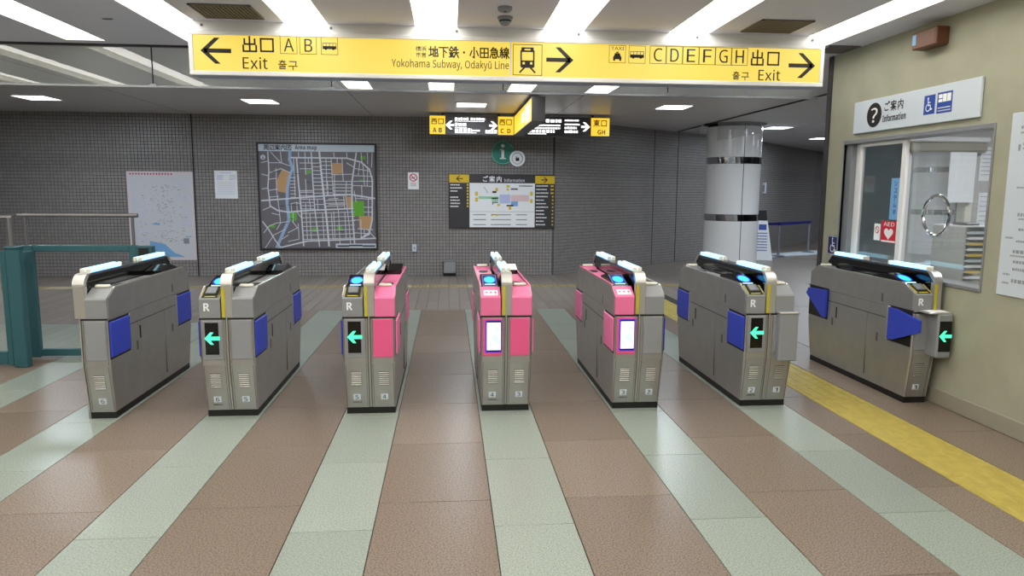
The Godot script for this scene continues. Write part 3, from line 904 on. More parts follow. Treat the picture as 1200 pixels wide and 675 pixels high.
func gate_half(g: Node3D, pink: bool, turned: bool, near_number: String, near_entry: bool, wide := false) -> void:
	var T := TURN if turned else Transform3D()
	var body := "machine_pink" if pink else "machine_grey"
	var panel := "machine_pink_deep" if pink else "panel_grey"
	var flap := "flap_pink" if pink else "flap_blue"
	# lower body
	var s := st()
	loft(s, [ring8(-0.18, -0.006, -0.765, 0.765, 0.05, 0.008), ring8(-HW, -0.006, -Z1, Z1, 0.40, 0.01), ring8(-HW, -0.006, -Z1, Z1, 0.735, 0.01)])
	obj("lower_body", s, "steel", g, T)
	bx("plinth", Vector3(-0.178, 0.0, -0.757), Vector3(0.0, 0.05, 0.757), "plinth_black", g, 0.0, T)
	# upper housing, entry end at +z
	var prof := [Vector2(Z1 - 0.004, 0.739), Vector2(Z1 - 0.004, 0.872), Vector2(Z1 - 0.012, 0.884), Vector2(0.70, 0.94), Vector2(0.66, 0.928), Vector2(-0.60, 0.928), Vector2(-0.64, 0.945), Vector2(-0.70, 0.945), Vector2(-Z1 + 0.012, 0.884), Vector2(-Z1 + 0.004, 0.872), Vector2(-Z1 + 0.004, 0.739)]
	s = st()
	prism_x(s, prof, -HW + 0.004, -0.042)
	obj("upper_housing", s, body, g, T)
	s = st()
	prism_x(s, [Vector2(Z1 - 0.03, 0.737), Vector2(Z1 - 0.03, 0.885), Vector2(0.69, 0.945), Vector2(-0.69, 0.945), Vector2(-Z1 + 0.03, 0.885), Vector2(-Z1 + 0.03, 0.737)], -HW - 0.001, -HW + 0.006)
	obj("side_panel", s, "steel", g, T)
	s = st()
	prism_x(s, [Vector2(0.69, 0.944), Vector2(0.68, 0.953), Vector2(-0.68, 0.953), Vector2(-0.69, 0.944)], -HW, -HW + 0.012)
	obj("top_rim", s, body if pink else "steel_light", g, T)
	# end panels
	bx("end_panel", Vector3(-0.172, 0.44, Z1 - 0.004), Vector3(-0.03, 0.722, Z1 + 0.005), panel, g, 0.003, T)
	bx("end_panel", Vector3(-0.172, 0.44, -Z1 - 0.005), Vector3(-0.03, 0.722, -Z1 + 0.004), panel, g, 0.003, T)
	bx("end_seam", Vector3(-HW + 0.002, 0.728, Z1 - 0.012), Vector3(-0.006, 0.740, Z1 + 0.0005), "dark_line", g, 0.0, T)
	bx("end_seam", Vector3(-HW + 0.002, 0.728, -Z1 - 0.0005), Vector3(-0.006, 0.740, -Z1 + 0.012), "dark_line", g, 0.0, T)
	for q in [-0.178, -0.024]:
		for e in [1.0, -1.0]:
			bx("edge_groove", Vector3(q - 0.0018, 0.405, e * (Z1 - 0.003)), Vector3(q + 0.0018, 0.728, e * (Z1 + 0.0012)), "vent_grey", g, 0.0, T)
	# leaning lower ends: louvres and number plates
	for e in 2:
		var E := T * (TURN if e == 1 else Transform3D()) * slope_basis()
		var cx := -0.1 if e == 0 else 0.1
		for q in [-0.172, -0.024]:
			bx("edge_groove", Vector3((q if e == 0 else -q) - 0.0018, 0.01, -0.003), Vector3((q if e == 0 else -q) + 0.0018, 0.35, 0.0012), "vent_grey", g, 0.0, E)
		var ls := st()
		box(ls, Vector3(cx - 0.038, 0.172, -0.002), Vector3(cx + 0.038, 0.285, 0.0008))
		obj("louvre_recess", ls, "vent_grey", g, E)
		for k in 7:
			bx("louvre", Vector3(cx - 0.037, 0.176 + k * 0.0155, 0.0), Vector3(cx + 0.037, 0.186 + k * 0.0155, 0.005), "steel_light", g, 0.002, E)
		if (e == 0) == (not turned):
			bx("number_plate", Vector3(cx - 0.026, 0.062, 0.0), Vector3(cx + 0.026, 0.106, 0.002), "print_pale", g, 0.0, E)
			text(g, near_number, cx - 0.012, cx + 0.012, 0.069, 0.03, "ink", 0.0025, "number")
			(g.get_child(g.get_child_count() - 1) as Node3D).transform = E * (g.get_child(g.get_child_count() - 1) as Node3D).transform
			if near_entry:
				var mk := text(g, "OMRON", cx - 0.034, cx + 0.034, 0.036, 0.012, "ink", 0.0015, "maker_mark")
				mk.transform = E * mk.transform
	# entry end
	if pink:
		var E := T * Transform3D(Basis(Vector3.RIGHT, 0.0), Vector3.ZERO)
		bx("screen_bezel", Vector3(-0.156, 0.466, Z1 + 0.004), Vector3(-0.034, 0.708, Z1 + 0.007), "screen_violet", g, 0.0, E)
		bx("screen_edge", Vector3(-0.146, 0.47, Z1 + 0.006), Vector3(-0.04, 0.704, Z1 + 0.009), "belt_blue", g, 0.0, E)
		bx("screen", Vector3(-0.143, 0.485, Z1 + 0.008), Vector3(-0.043, 0.69, Z1 + 0.0105), "screen_white", g, 0.0, E)
		var ps := st()
		for q in [[-0.07, 0.64, 0.02, 0.018], [-0.085, 0.575, 0.026, 0.03], [-0.06, 0.55, 0.014, 0.03], [-0.12, 0.53, 0.014, 0.022], [-0.065, 0.50, 0.016, 0.01]]:
			pdisc(ps, Vector2(q[0], q[1]), q[2], q[3], Z1 + 0.0112, 14)
		obj("screen_picture", ps, "screen_cyan", g, E)
		var lp := Transform3D(Basis(Vector3(1, 0, 0), Vector3(0, 0.44, -0.9).normalized(), Vector3(0, 0.9, 0.44).normalized()), Vector3(0, 0.884, 0.808))
		bx("guide_label", Vector3(-0.165, 0.008, 0.0), Vector3(-0.06, 0.075, 0.003), "print_white", g, 0.0, T * lp)
		var ms := st()
		for k in 3:
			pdisc(ms, Vector2(-0.145 + k * 0.033, 0.045), 0.009, 0.012, 0.0036, 10)
			prect(ms, -0.152 + k * 0.033, 0.016, -0.138 + k * 0.033, 0.022, 0.0036)
		obj("guide_marks", ms, "machine_pink_deep", g, T * lp)
	else:
		if not wide:
			bx("display_frame", Vector3(-0.160, 0.462, Z1 + 0.004), Vector3(-0.046, 0.718, Z1 + 0.008), "panel_grey", g, 0.002, T)
			bx("display", Vector3(-0.150, 0.476, Z1 + 0.007), Vector3(-0.056, 0.708, Z1 + 0.010), "black_gloss", g, 0.0, T)
			var ar := st()
			arrow_lamp(ar, Vector2(-0.102, 0.594), 0.106, Z1 + 0.0115)
			obj("arrow_lamp", ar, "arrow_green", g, T)
		var R := T * Transform3D(Basis(), Vector3(0, 0, Z1 - 0.003))
		text(g, "R", -0.156, -0.114, 0.79, 0.056, "print_white", 0.0, "entry_mark", true)
		var rm := g.get_child(g.get_child_count() - 1) as Node3D
		rm.transform = R * rm.transform
		var hs := st()
		pring(hs, Vector2(-0.118, 0.787), 0.021, 0.0235, 0.0005, 18, -2.6, 0.9)
		obj("entry_mark_curl", hs, "print_grey", g, R)
		# ticket mouth
		var lp := Transform3D(Basis(Vector3(1, 0, 0), Vector3(0, 0.44, -0.9).normalized(), Vector3(0, 0.9, 0.44).normalized()), Vector3(0, 0.884, 0.808))
		bx("ticket_mouth", Vector3(-0.168, 0.0, -0.02), Vector3(-0.058, 0.12, 0.004), "black_matt", g, 0.0, T * lp)
		bx("ticket_mouth_lip", Vector3(-0.150, 0.004, 0.003), Vector3(-0.076, 0.014, 0.007), "yellow_paint", g, 0.002, T * lp)
		bx("ticket_mouth_rim", Vector3(-0.172, 0.0, 0.0), Vector3(-0.168, 0.12, 0.010), "yellow_paint", g, 0.002, T * lp)
		bx("ticket_mouth_rim", Vector3(-0.058, 0.0, 0.0), Vector3(-0.054, 0.12, 0.010), "yellow_paint", g, 0.002, T * lp)
		bx("ticket_cover", Vector3(-0.150, 0.035, 0.003), Vector3(-0.076, 0.115, 0.02), "reader_grey", g, 0.004, T * lp)
	# card reader wedge
	s = st()
	prism_x(s, [Vector2(0.69, 0.925), Vector2(0.69, 0.932), Vector2(0.43, 1.002), Vector2(0.40, 1.0), Vector2(0.22, 0.965), Vector2(0.22, 0.925)], -0.176, -0.046)
	var rd := obj("card_reader", s, "black_gloss", g, T)
	var up := Vector3(0, 0.07, -0.26).normalized()
	var rb := Transform3D(Basis(Vector3(1, 0, 0), up, Vector3(1, 0, 0).cross(up)), Vector3(-0.111, 0.932, 0.69))
	if pink:
		bx("reader_face", Vector3(-0.056, 0.012, 0.0), Vector3(0.056, 0.25, 0.003), "reader_grey", rd, 0.001, rb)
		bx("reader_window", Vector3(-0.048, 0.03, 0.002), Vector3(0.048, 0.235, 0.004), "belt_blue", rd, 0.0, rb)
	else:
		bx("reader_face", Vector3(-0.056, 0.012, 0.0), Vector3(0.056, 0.25, 0.003), "black_gloss", rd, 0.001, rb)
	var g1 := st()
	pdisc(g1, Vector2(0.0, 0.145), 0.041, 0.062, 0.0046)
	obj("reader_lamp", g1, "led_ring", rd, rb)
	var g2 := st()
	pring(g2, Vector2(0.0, 0.0), 0.9, 1.08, 0.0)
	obj("reader_ring", g2, "led_blue", rd, rb * Transform3D(Basis(Vector3(0.047, 0, 0), Vector3(0, 0.071, 0), Vector3(0, 0, 1)), Vector3(0, 0.145, 0.0048)))
	bx("reader_strip", Vector3(-0.04, 0.045, 0.003), Vector3(0.04, 0.062, 0.0048), "screen_cyan", rd, 0.0, rb)
	# deck towards the exit end
	s = st()
	for k in 1:
		var q := []
		for i in 20:
			q.append(Vector3(-0.112 + 0.04 * cos(TAU * i / 20), 0.0, -0.42 + 0.085 * sin(TAU * i / 20)))
		var q2 := []
		for v in q:
			q2.append(v + Vector3(0, 0.006, 0))
		loft(s, [q, q2])
	obj("ticket_outlet", s, "black_matt", g, T * Transform3D(Basis(), Vector3(0, 0.926, 0)))
	bx("deck_plate", Vector3(-0.172, 0.927, -0.28), Vector3(-0.05, 0.932, 0.18), body if pink else "steel_light", g, 0.001, T)
	bx("deck_lip", Vector3(-0.16, 0.944, -0.705), Vector3(-0.062, 0.966, -0.655), "cream_cap", g, 0.008, T)
	# flaps, seams, lock
	for e in [1.0, -1.0]:
		if wide:
			break
		var za: float = e * (Z1 - 0.34)
		var zb: float = e * (Z1 - 0.008)
		bx("flap_slot", Vector3(-HW - 0.0015, 0.443, za), Vector3(-HW + 0.02, 0.727, zb), "plinth_black", g, 0.0, T)
		bx("flap", Vector3(-HW - 0.012, 0.458, za + e * 0.008), Vector3(-HW + 0.01, 0.712, zb - e * 0.004), flap, g, 0.005, T)
		bx("flap_hinge", Vector3(-HW - 0.006, 0.452, za - e * 0.01), Vector3(-HW + 0.01, 0.72, za + e * 0.006), "steel_light", g, 0.003, T)
	bx("side_seam", Vector3(-HW - 0.0012, 0.636, -0.46), Vector3(-HW + 0.01, 0.641, 0.46), "dark_line", g, 0.0, T)
	bx("side_seam", Vector3(-HW - 0.0006, 0.10, 0.2), Vector3(-HW + 0.01, 0.636, 0.2025), "vent_grey", g, 0.0, T * Transform3D(Basis(Vector3(0, 0, 1), 0.0), Vector3.ZERO))
	bx("lock_handle", Vector3(-HW - 0.003, 0.50, -0.305), Vector3(-HW + 0.01, 0.60, -0.288), "dark_line", g, 0.001, T)
	for q in [[-0.36, 0.42], [0.36, 0.42], [0.40, 0.76]]:
		bx("sensor_window", Vector3(-HW - 0.0015, q[1], q[0] - 0.014), Vector3(-HW + 0.01, q[1] + 0.07, q[0] + 0.014), "vent_grey", g, 0.0, T)

func gate_rail(g: Node3D, x0: float, x1: float, strips := true) -> void:
	var cs := st()
	loft(cs, [ring8(-0.0045, 0.0045, -0.763, 0.763, 0.05, 0.001), ring8(-0.0045, 0.0045, -Z1 + 0.002, Z1 - 0.002, 0.40, 0.001), ring8(-0.0045, 0.0045, -Z1 + 0.002, Z1 - 0.002, 0.738, 0.001)])
	obj("centre_strip", cs, "steel_light", g)
	# a silver hoop over black glass, light bars on top
	var outer := []
	var inner := []
	var R := 0.085
	outer.append(Vector2(0.812, 0.737))
	inner.append(Vector2(0.772, 0.737))
	for i in 9:
		var a := PI / 2 * i / 8
		outer.append(Vector2(0.812 - R + R * cos(a), 1.05 - R + R * sin(a)))
		inner.append(Vector2(0.812 - R + (R - 0.04) * cos(a), 1.05 - R + (R - 0.016) * sin(a)))
	for i in range(8, -1, -1):
		var a := PI / 2 * i / 8
		outer.append(Vector2(-0.812 + R - R * cos(a), 1.05 - R + R * sin(a)))
		inner.append(Vector2(-0.812 + R - (R - 0.04) * cos(a), 1.05 - R + (R - 0.016) * sin(a)))
	outer.append(Vector2(-0.812, 0.737))
	inner.append(Vector2(-0.772, 0.737))
	var poly := outer.duplicate()
	for i in range(inner.size() - 1, -1, -1):
		poly.append(inner[i])
	var s := st()
	prism_x(s, poly, x0, x1)
	obj("rail_frame", s, "rail_dark", g)
	s = st()
	prism_x(s, inner, x0 + 0.006, x1 - 0.006)
	obj("rail_glass", s, "black_gloss", g)
	for e in 2:
		var cap := st()
		var cp := []
		for i in 9:
			var a := PI / 2 * i / 8
			cp.append(Vector2(0.814 - R + R * cos(a), 1.052 - R + R * sin(a)))
		cp.append(Vector2(0.70, 1.052))
		cp.append(Vector2(0.70, 1.045))
		cp.append(Vector2(0.722, 1.042))
		cp.append(Vector2(0.80, 0.965))
		prism_x(cap, cp, (x0 if e == 0 else -x1) - 0.001, (x1 if e == 0 else -x0) + 0.001)
		obj("rail_cap", cap, "steel_light", g, TURN if e == 1 else Transform3D())
		bx("rail_post", Vector3(x0 - 0.0005, 0.738, 0.768), Vector3(x1 + 0.0005, 0.968, 0.8135), "steel_light", g, 0.003, (TURN * Transform3D(Basis(), Vector3(-x0 - x1, 0, 0))) if e == 1 else Transform3D())
		if strips:
			bx("yellow_strip", Vector3(x0 + 0.004, 0.742, 0.81), Vector3(x0 + 0.026, 0.958, 0.817), "yellow_paint", g, 0.001, TURN if e == 1 else Transform3D())
	var xs := [x0 + 0.019, x1 - 0.019] if x1 - x0 > 0.05 else [(x0 + x1) / 2]
	for x in xs:
		for z in [[0.20, 0.685], [-0.685, -0.20]]:
			bx("light_bar", Vector3(x - 0.015, 1.048, z[0]), Vector3(x + 0.015, 1.083, z[1]), "led_bar", g, 0.008)
			bx("light_bar_bloom", Vector3(x - 0.018, 1.040, z[0]), Vector3(x + 0.018, 1.053, z[1]), "led_bloom", g, 0.003)  # glowing strip added to paint the blue bloom around the light bar
			bx("light_bar_cap", Vector3(x - 0.0155, 1.046, z[0] - 0.02), Vector3(x + 0.0155, 1.0835, z[0]), "cream_cap", g, 0.006)
			bx("light_bar_cap", Vector3(x - 0.0155, 1.046, z[1]), Vector3(x + 0.0155, 1.0835, z[1] + 0.02), "cream_cap", g, 0.006)

func gates_all() -> void:
	var zc := -6.09
	var spec := [
		[-1.58, false, false, "6", "5", "grey ticket gate with green arrow and blue flaps, second from the left"],
		[-0.58, false, true, "5", "4", "ticket gate with green arrow on its left and pink panels on its right"],
		[0.42, true, true, "4", "3", "pink ticket gate in the middle with a white lit screen"],
		[1.42, true, false, "3", "2", "ticket gate with a pink left half and lit screen, grey right half"],
		[2.43, false, false, "2", "1", "grey ticket gate with green arrow in front of the white column"],
	]
	for p in spec:
		var g := thing("ticket_gate", p[5], "ticket gate", Vector3(p[0], 0, zc), Basis(), "row of ticket gates")
		gate_half(g, p[1], false, p[3], true)
		gate_half(g, p[2], true, p[4], false, p[0] > 2.0)
		gate_rail(g, -0.034, 0.042)
		if p[0] > 2.0:
			# flap housing of the wide lane
			var s := st()
			box(s, Vector3(0.055, 0.38, 0.55), Vector3(0.20, 0.745, 0.88), 0.008)
			obj("flap_housing", s, "panel_grey", g)
			bx("flap_housing_top", Vector3(0.05, 0.742, 0.54), Vector3(0.205, 0.757, 0.885), "steel_light", g, 0.004)
			bx("flap_housing_tray", Vector3(0.075, 0.756, 0.60), Vector3(0.185, 0.759, 0.85), "panel_grey", g)
			bx("flap", Vector3(0.196, 0.52, 0.58), Vector3(0.275, 0.645, 0.65), "flap_blue", g, 0.012)
			bx("flap", Vector3(0.19, 0.47, -0.80), Vector3(0.21, 0.71, -0.50), "flap_blue", g, 0.006)
	var g7 := thing("ticket_gate", "narrow leftmost ticket gate with two blue flaps beside the green fence", "ticket gate", Vector3(-2.58, 0, zc), Basis(), "row of ticket gates")
	gate_half(g7, false, true, "6", false)
	gate_rail(g7, -0.035, 0.042, false)
	bx("back_panel", Vector3(-0.012, 0.0, -0.76), Vector3(0.004, 0.76, 0.76), "steel", g7)
	bx("yellow_tab", Vector3(-0.062, 0.90, 0.66), Vector3(-0.03, 1.03, 0.72), "yellow_paint", g7, 0.004)
	var g1 := thing("ticket_gate", "rightmost ticket gate against the beige wall with long blue flaps", "ticket gate", Vector3(3.77, 0, zc), Basis(), "row of ticket gates")
	gate_half(g1, false, false, "1", false, true)
	gate_rail(g1, -0.034, 0.03)
	# its long folding flaps
	var fl := st()
	prism_x(fl, [Vector2(0.53, 0.735), Vector2(0.64, 0.73), Vector2(0.93, 0.69), Vector2(0.93, 0.60), Vector2(0.60, 0.478), Vector2(0.53, 0.478)], -0.215, -0.195)
	obj("flap", fl, "flap_blue", g1)
	var fr := st()
	prism_x(fr, [Vector2(-0.46, 0.735), Vector2(-0.80, 0.72), Vector2(-0.84, 0.66), Vector2(-0.52, 0.475), Vector2(-0.46, 0.475)], -0.215, -0.195)
	obj("flap", fr, "flap_blue", g1)
	bx("flap_slot", Vector3(-0.193, 0.46, 0.50), Vector3(-0.18, 0.75, 0.81), "plinth_black", g1)
	bx("flap_slot", Vector3(-0.193, 0.455, -0.81), Vector3(-0.18, 0.75, -0.45), "plinth_black", g1)
	bx("flap_hinge", Vector3(-0.216, 0.47, 0.512), Vector3(-0.19, 0.745, 0.532), "steel_light", g1, 0.004)
	bx("flap_stop", Vector3(-0.216, 0.745, -0.86), Vector3(-0.19, 0.757, -0.80), "steel", g1, 0.003)
	bx("arrow_box", Vector3(-0.075, 0.40, 0.78), Vector3(0.045, 0.745, 0.95), "panel_grey", g1, 0.012)
	bx("arrow_box_top", Vector3(-0.15, 0.742, 0.80), Vector3(0.035, 0.756, 0.94), "steel_light", g1, 0.004)
	bx("arrow_box_label", Vector3(-0.12, 0.756, 0.83), Vector3(0.02, 0.7585, 0.92), "print_white", g1)
	bx("display", Vector3(-0.062, 0.455, 0.949), Vector3(0.034, 0.69, 0.953), "black_gloss", g1)
	var ar := st()
	arrow_lamp(ar, Vector2(-0.013, 0.575), 0.1, 0.9545)
	obj("arrow_lamp", ar, "arrow_green", g1)

# ------------------------------------------------------------------ the long yellow sign
func hanging_sign() -> void:
	var z := -6.3
	var x0 := -2.085
	var y0 := 2.567
	var W := 5.35
	var H := 0.352
	var t := thing("overhead_sign", "long yellow illuminated exit sign hanging across the gates", "sign", Vector3(x0, y0, z))
	var D := 0.2
	bx("housing", Vector3(0.0, 0.0, -D), Vector3(W, H, -0.02), "sign_under", t, 0.006)
	bx("mounting", Vector3(0.03, H, -D + 0.03), Vector3(W - 0.03, CEIL - y0, -0.03), "frame_white", t)
	for q in [[0, 0, W, 0.035], [0, H - 0.035, W, H], [0, 0.035, 0.035, H - 0.035], [W - 0.035, 0.035, W, H - 0.035]]:
		bx("face_frame", Vector3(q[0], q[1], -0.02), Vector3(q[2], q[3], 0.008), "frame_white", t, 0.004)
	var split := 2.61
	bx("face_panel", Vector3(0.035, 0.035, -0.02), Vector3(split - 0.006, H - 0.035, 0.0), "sign_yellow", t)
	bx("face_panel", Vector3(split + 0.006, 0.035, -0.02), Vector3(W - 0.035, H - 0.035, 0.0), "sign_yellow", t)
	bx("face_divider", Vector3(split - 0.006, 0.035, -0.02), Vector3(split + 0.006, H - 0.035, 0.003), "frame_white", t)
	for i in 6:
		var s := st()
		tube(s, [Vector3(0.1 + i * 1.03, H + 0.045, -0.035), Vector3(0.1 + i * 1.03, H + 0.045, -0.022)], 0.011, 10)
		obj("bolt", s, "vent_grey", t)
	var z2 := 0.002
	# left arrow, exit, A, B, bus
	var k := st()
	arrow(k, Vector2(0.212, 0.193), 0.242, 0.205, 0.034, -1.0, z2)
	obj("arrow_mark", k, "ink", t)
	k = st()
	glyphs(k, "出口", 0.417, 0.184, 0.128, 0.137, 0.014, z2)
	obj("lettering_exit", k, "ink", t)
	k = st()
	glyphs(k, "출구", 0.698, 0.054, 0.076, 0.084, 0.0075, z2)
	obj("lettering_korean", k, "ink", t)
	text(t, "Exit", 0.42, 0.618, 0.056, 0.09, "ink", z2)
	for q in [[0.724, 0.857], [0.88, 1.013], [1.052, 1.185]]:
		k = st()
		pframe(k, q[0], 0.182, q[1], 0.322, 0.004, z2)
		obj("box_outline", k, "ink", t)
	text(t, "A", 0.752, 0.832, 0.2, 0.102, "ink", z2)
	text(t, "B", 0.917, 0.980, 0.2, 0.102, "ink", z2)
	bus(t, 1.119, 0.25, 0.108, z2)
	# middle: railway lines
	var md := st()
	glyphs(md, "横浜", 1.822, 0.226, 0.040, 0.046, 0.004, z2)
	glyphs(md, "市営", 1.822, 0.176, 0.040, 0.046, 0.004, z2)
	obj("lettering_small", md, "ink", t)
	var row := "地下鉄・小田急線"
	for i in row.length():
		md = st()
		glyphs(md, row[i], 1.927 + i * 0.0845, 0.177, 0.093, 0.0845, 0.0105, z2, 0.86)
		obj("lettering_line", md, "ink", t)
	text(t, "Yokohama Subway, Odakyū Line", 1.622, 2.596, 0.096, 0.06, "ink", z2)
	# train pictogram
	var tr := st()
	pframe(tr, 2.632, 0.05, 2.875, 0.298, 0.005, z2)
	obj("box_outline", tr, "ink", t)
	tr = st()
	var ox := 2.753
	for q in [[ox - 0.06, 0.122, ox + 0.06, 0.17], [ox - 0.06, 0.17, ox - 0.047, 0.252], [ox + 0.047, 0.17, ox + 0.06, 0.252], [ox - 0.052, 0.238, ox + 0.052, 0.276]]:
		prect(tr, q[0], q[1], q[2], q[3], z2)
	pdisc(tr, Vector2(ox - 0.045, 0.124), 0.015, 0.015, z2 + 0.0001, 12)
	pdisc(tr, Vector2(ox + 0.045, 0.124), 0.015, 0.015, z2 + 0.0001, 12)
	prect(tr, ox - 0.046, 0.109, ox + 0.046, 0.126, z2 + 0.0002)
	pline(tr, [Vector2(ox - 0.03, 0.107), Vector2(ox - 0.062, 0.074)], 0.014, z2 + 0.0003)
	pline(tr, [Vector2(ox + 0.03, 0.107), Vector2(ox + 0.062, 0.074)], 0.014, z2 + 0.0003)
	obj("train_emblem", tr, "ink", t)
	var lm := st()
	pdisc(lm, Vector2(ox - 0.032, 0.147), 0.011, 0.011, z2 + 0.0008, 12)
	pdisc(lm, Vector2(ox + 0.032, 0.147), 0.011, 0.011, z2 + 0.0008, 12)
	prect(lm, ox - 0.025, 0.252, ox + 0.025, 0.264, z2 + 0.0008)
	obj("train_lamps", lm, "sign_yellow", t)
	tr = st()
	arrow(tr, Vector2(3.028, 0.180), 0.232, 0.205, 0.034, 1.0, z2)
	obj("arrow_mark", tr, "ink", t)
	# right: taxi, bus, C..H, exit
	for q in [[3.45, 3.59], [3.62, 3.762]]:
		tr = st()
		pframe(tr, q[0], 0.167, q[1], 0.309, 0.0035, z2)
		obj("box_outline", tr, "ink", t)
	var rt := st()
	var tx := 3.52
	prect(rt, tx - 0.036, 0.196, tx + 0.036, 0.217, z2)
	pquad(rt, [Vector2(tx - 0.032, 0.217), Vector2(tx + 0.032, 0.217), Vector2(tx + 0.02, 0.246), Vector2(tx - 0.02, 0.246)], z2)
	prect(rt, tx - 0.01, 0.248, tx + 0.01, 0.258, z2)
	prect(rt, tx - 0.034, 0.183, tx - 0.018, 0.196, z2)
	prect(rt, tx + 0.018, 0.183, tx + 0.034, 0.196, z2)
	obj("taxi_emblem", rt, "ink", t)
	var bw := 0.1438
	for i in 6:
		rt = st()
		pframe(rt, 3.803 + i * bw, 0.168, 3.803 + (i + 1) * bw - 0.005, 0.311, 0.004, z2)
		obj("box_outline", rt, "ink", t)
		var c := 3.803 + (i + 0.5) * bw - 0.002
		text(t, "CDEFGH"[i], c - 0.037, c + 0.037, 0.186, 0.108, "ink", z2)
	rt = st()
	glyphs(rt, "出口", 4.687, 0.165, 0.134, 0.142, 0.014, z2, 0.94)
	obj("lettering_exit", rt, "ink", t)
	rt = st()
	glyphs(rt, "출구", 4.532, 0.046, 0.07, 0.08, 0.0075, z2)
	obj("lettering_korean", rt, "ink", t)
	rt = st()
	arrow(rt, Vector2(5.152, 0.177), 0.24, 0.21, 0.034, 1.0, z2)
	obj("arrow_mark", rt, "ink", t)
	text(t, "TAXI", 3.465, 3.577, 0.272, 0.026, "ink", z2)
	bus(t, 3.69, 0.238, 0.116, z2)
	text(t, "Exit", 4.766, 4.962, 0.046, 0.088, "ink", z2)

func bus(t: Node, cx: float, cy: float, w: float, z: float) -> void:
	var s := st()
	var h := w * 0.42
	pframe(s, cx - w / 2, cy - h / 2, cx + w / 2, cy + h / 2, 0.004, z)
	prect(s, cx - w / 2, cy - h / 2, cx + w / 2, cy, z)
	for i in 5:
		prect(s, cx - w / 2 + i * w / 4 - 0.002, cy, cx - w / 2 + i * w / 4 + 0.002, cy + h / 2, z)
	pdisc(s, Vector2(cx - w * 0.28, cy - h / 2), w * 0.09, w * 0.09, z, 12)
	pdisc(s, Vector2(cx + w * 0.28, cy - h / 2), w * 0.09, w * 0.09, z, 12)
	obj("bus_emblem", s, "ink", t)

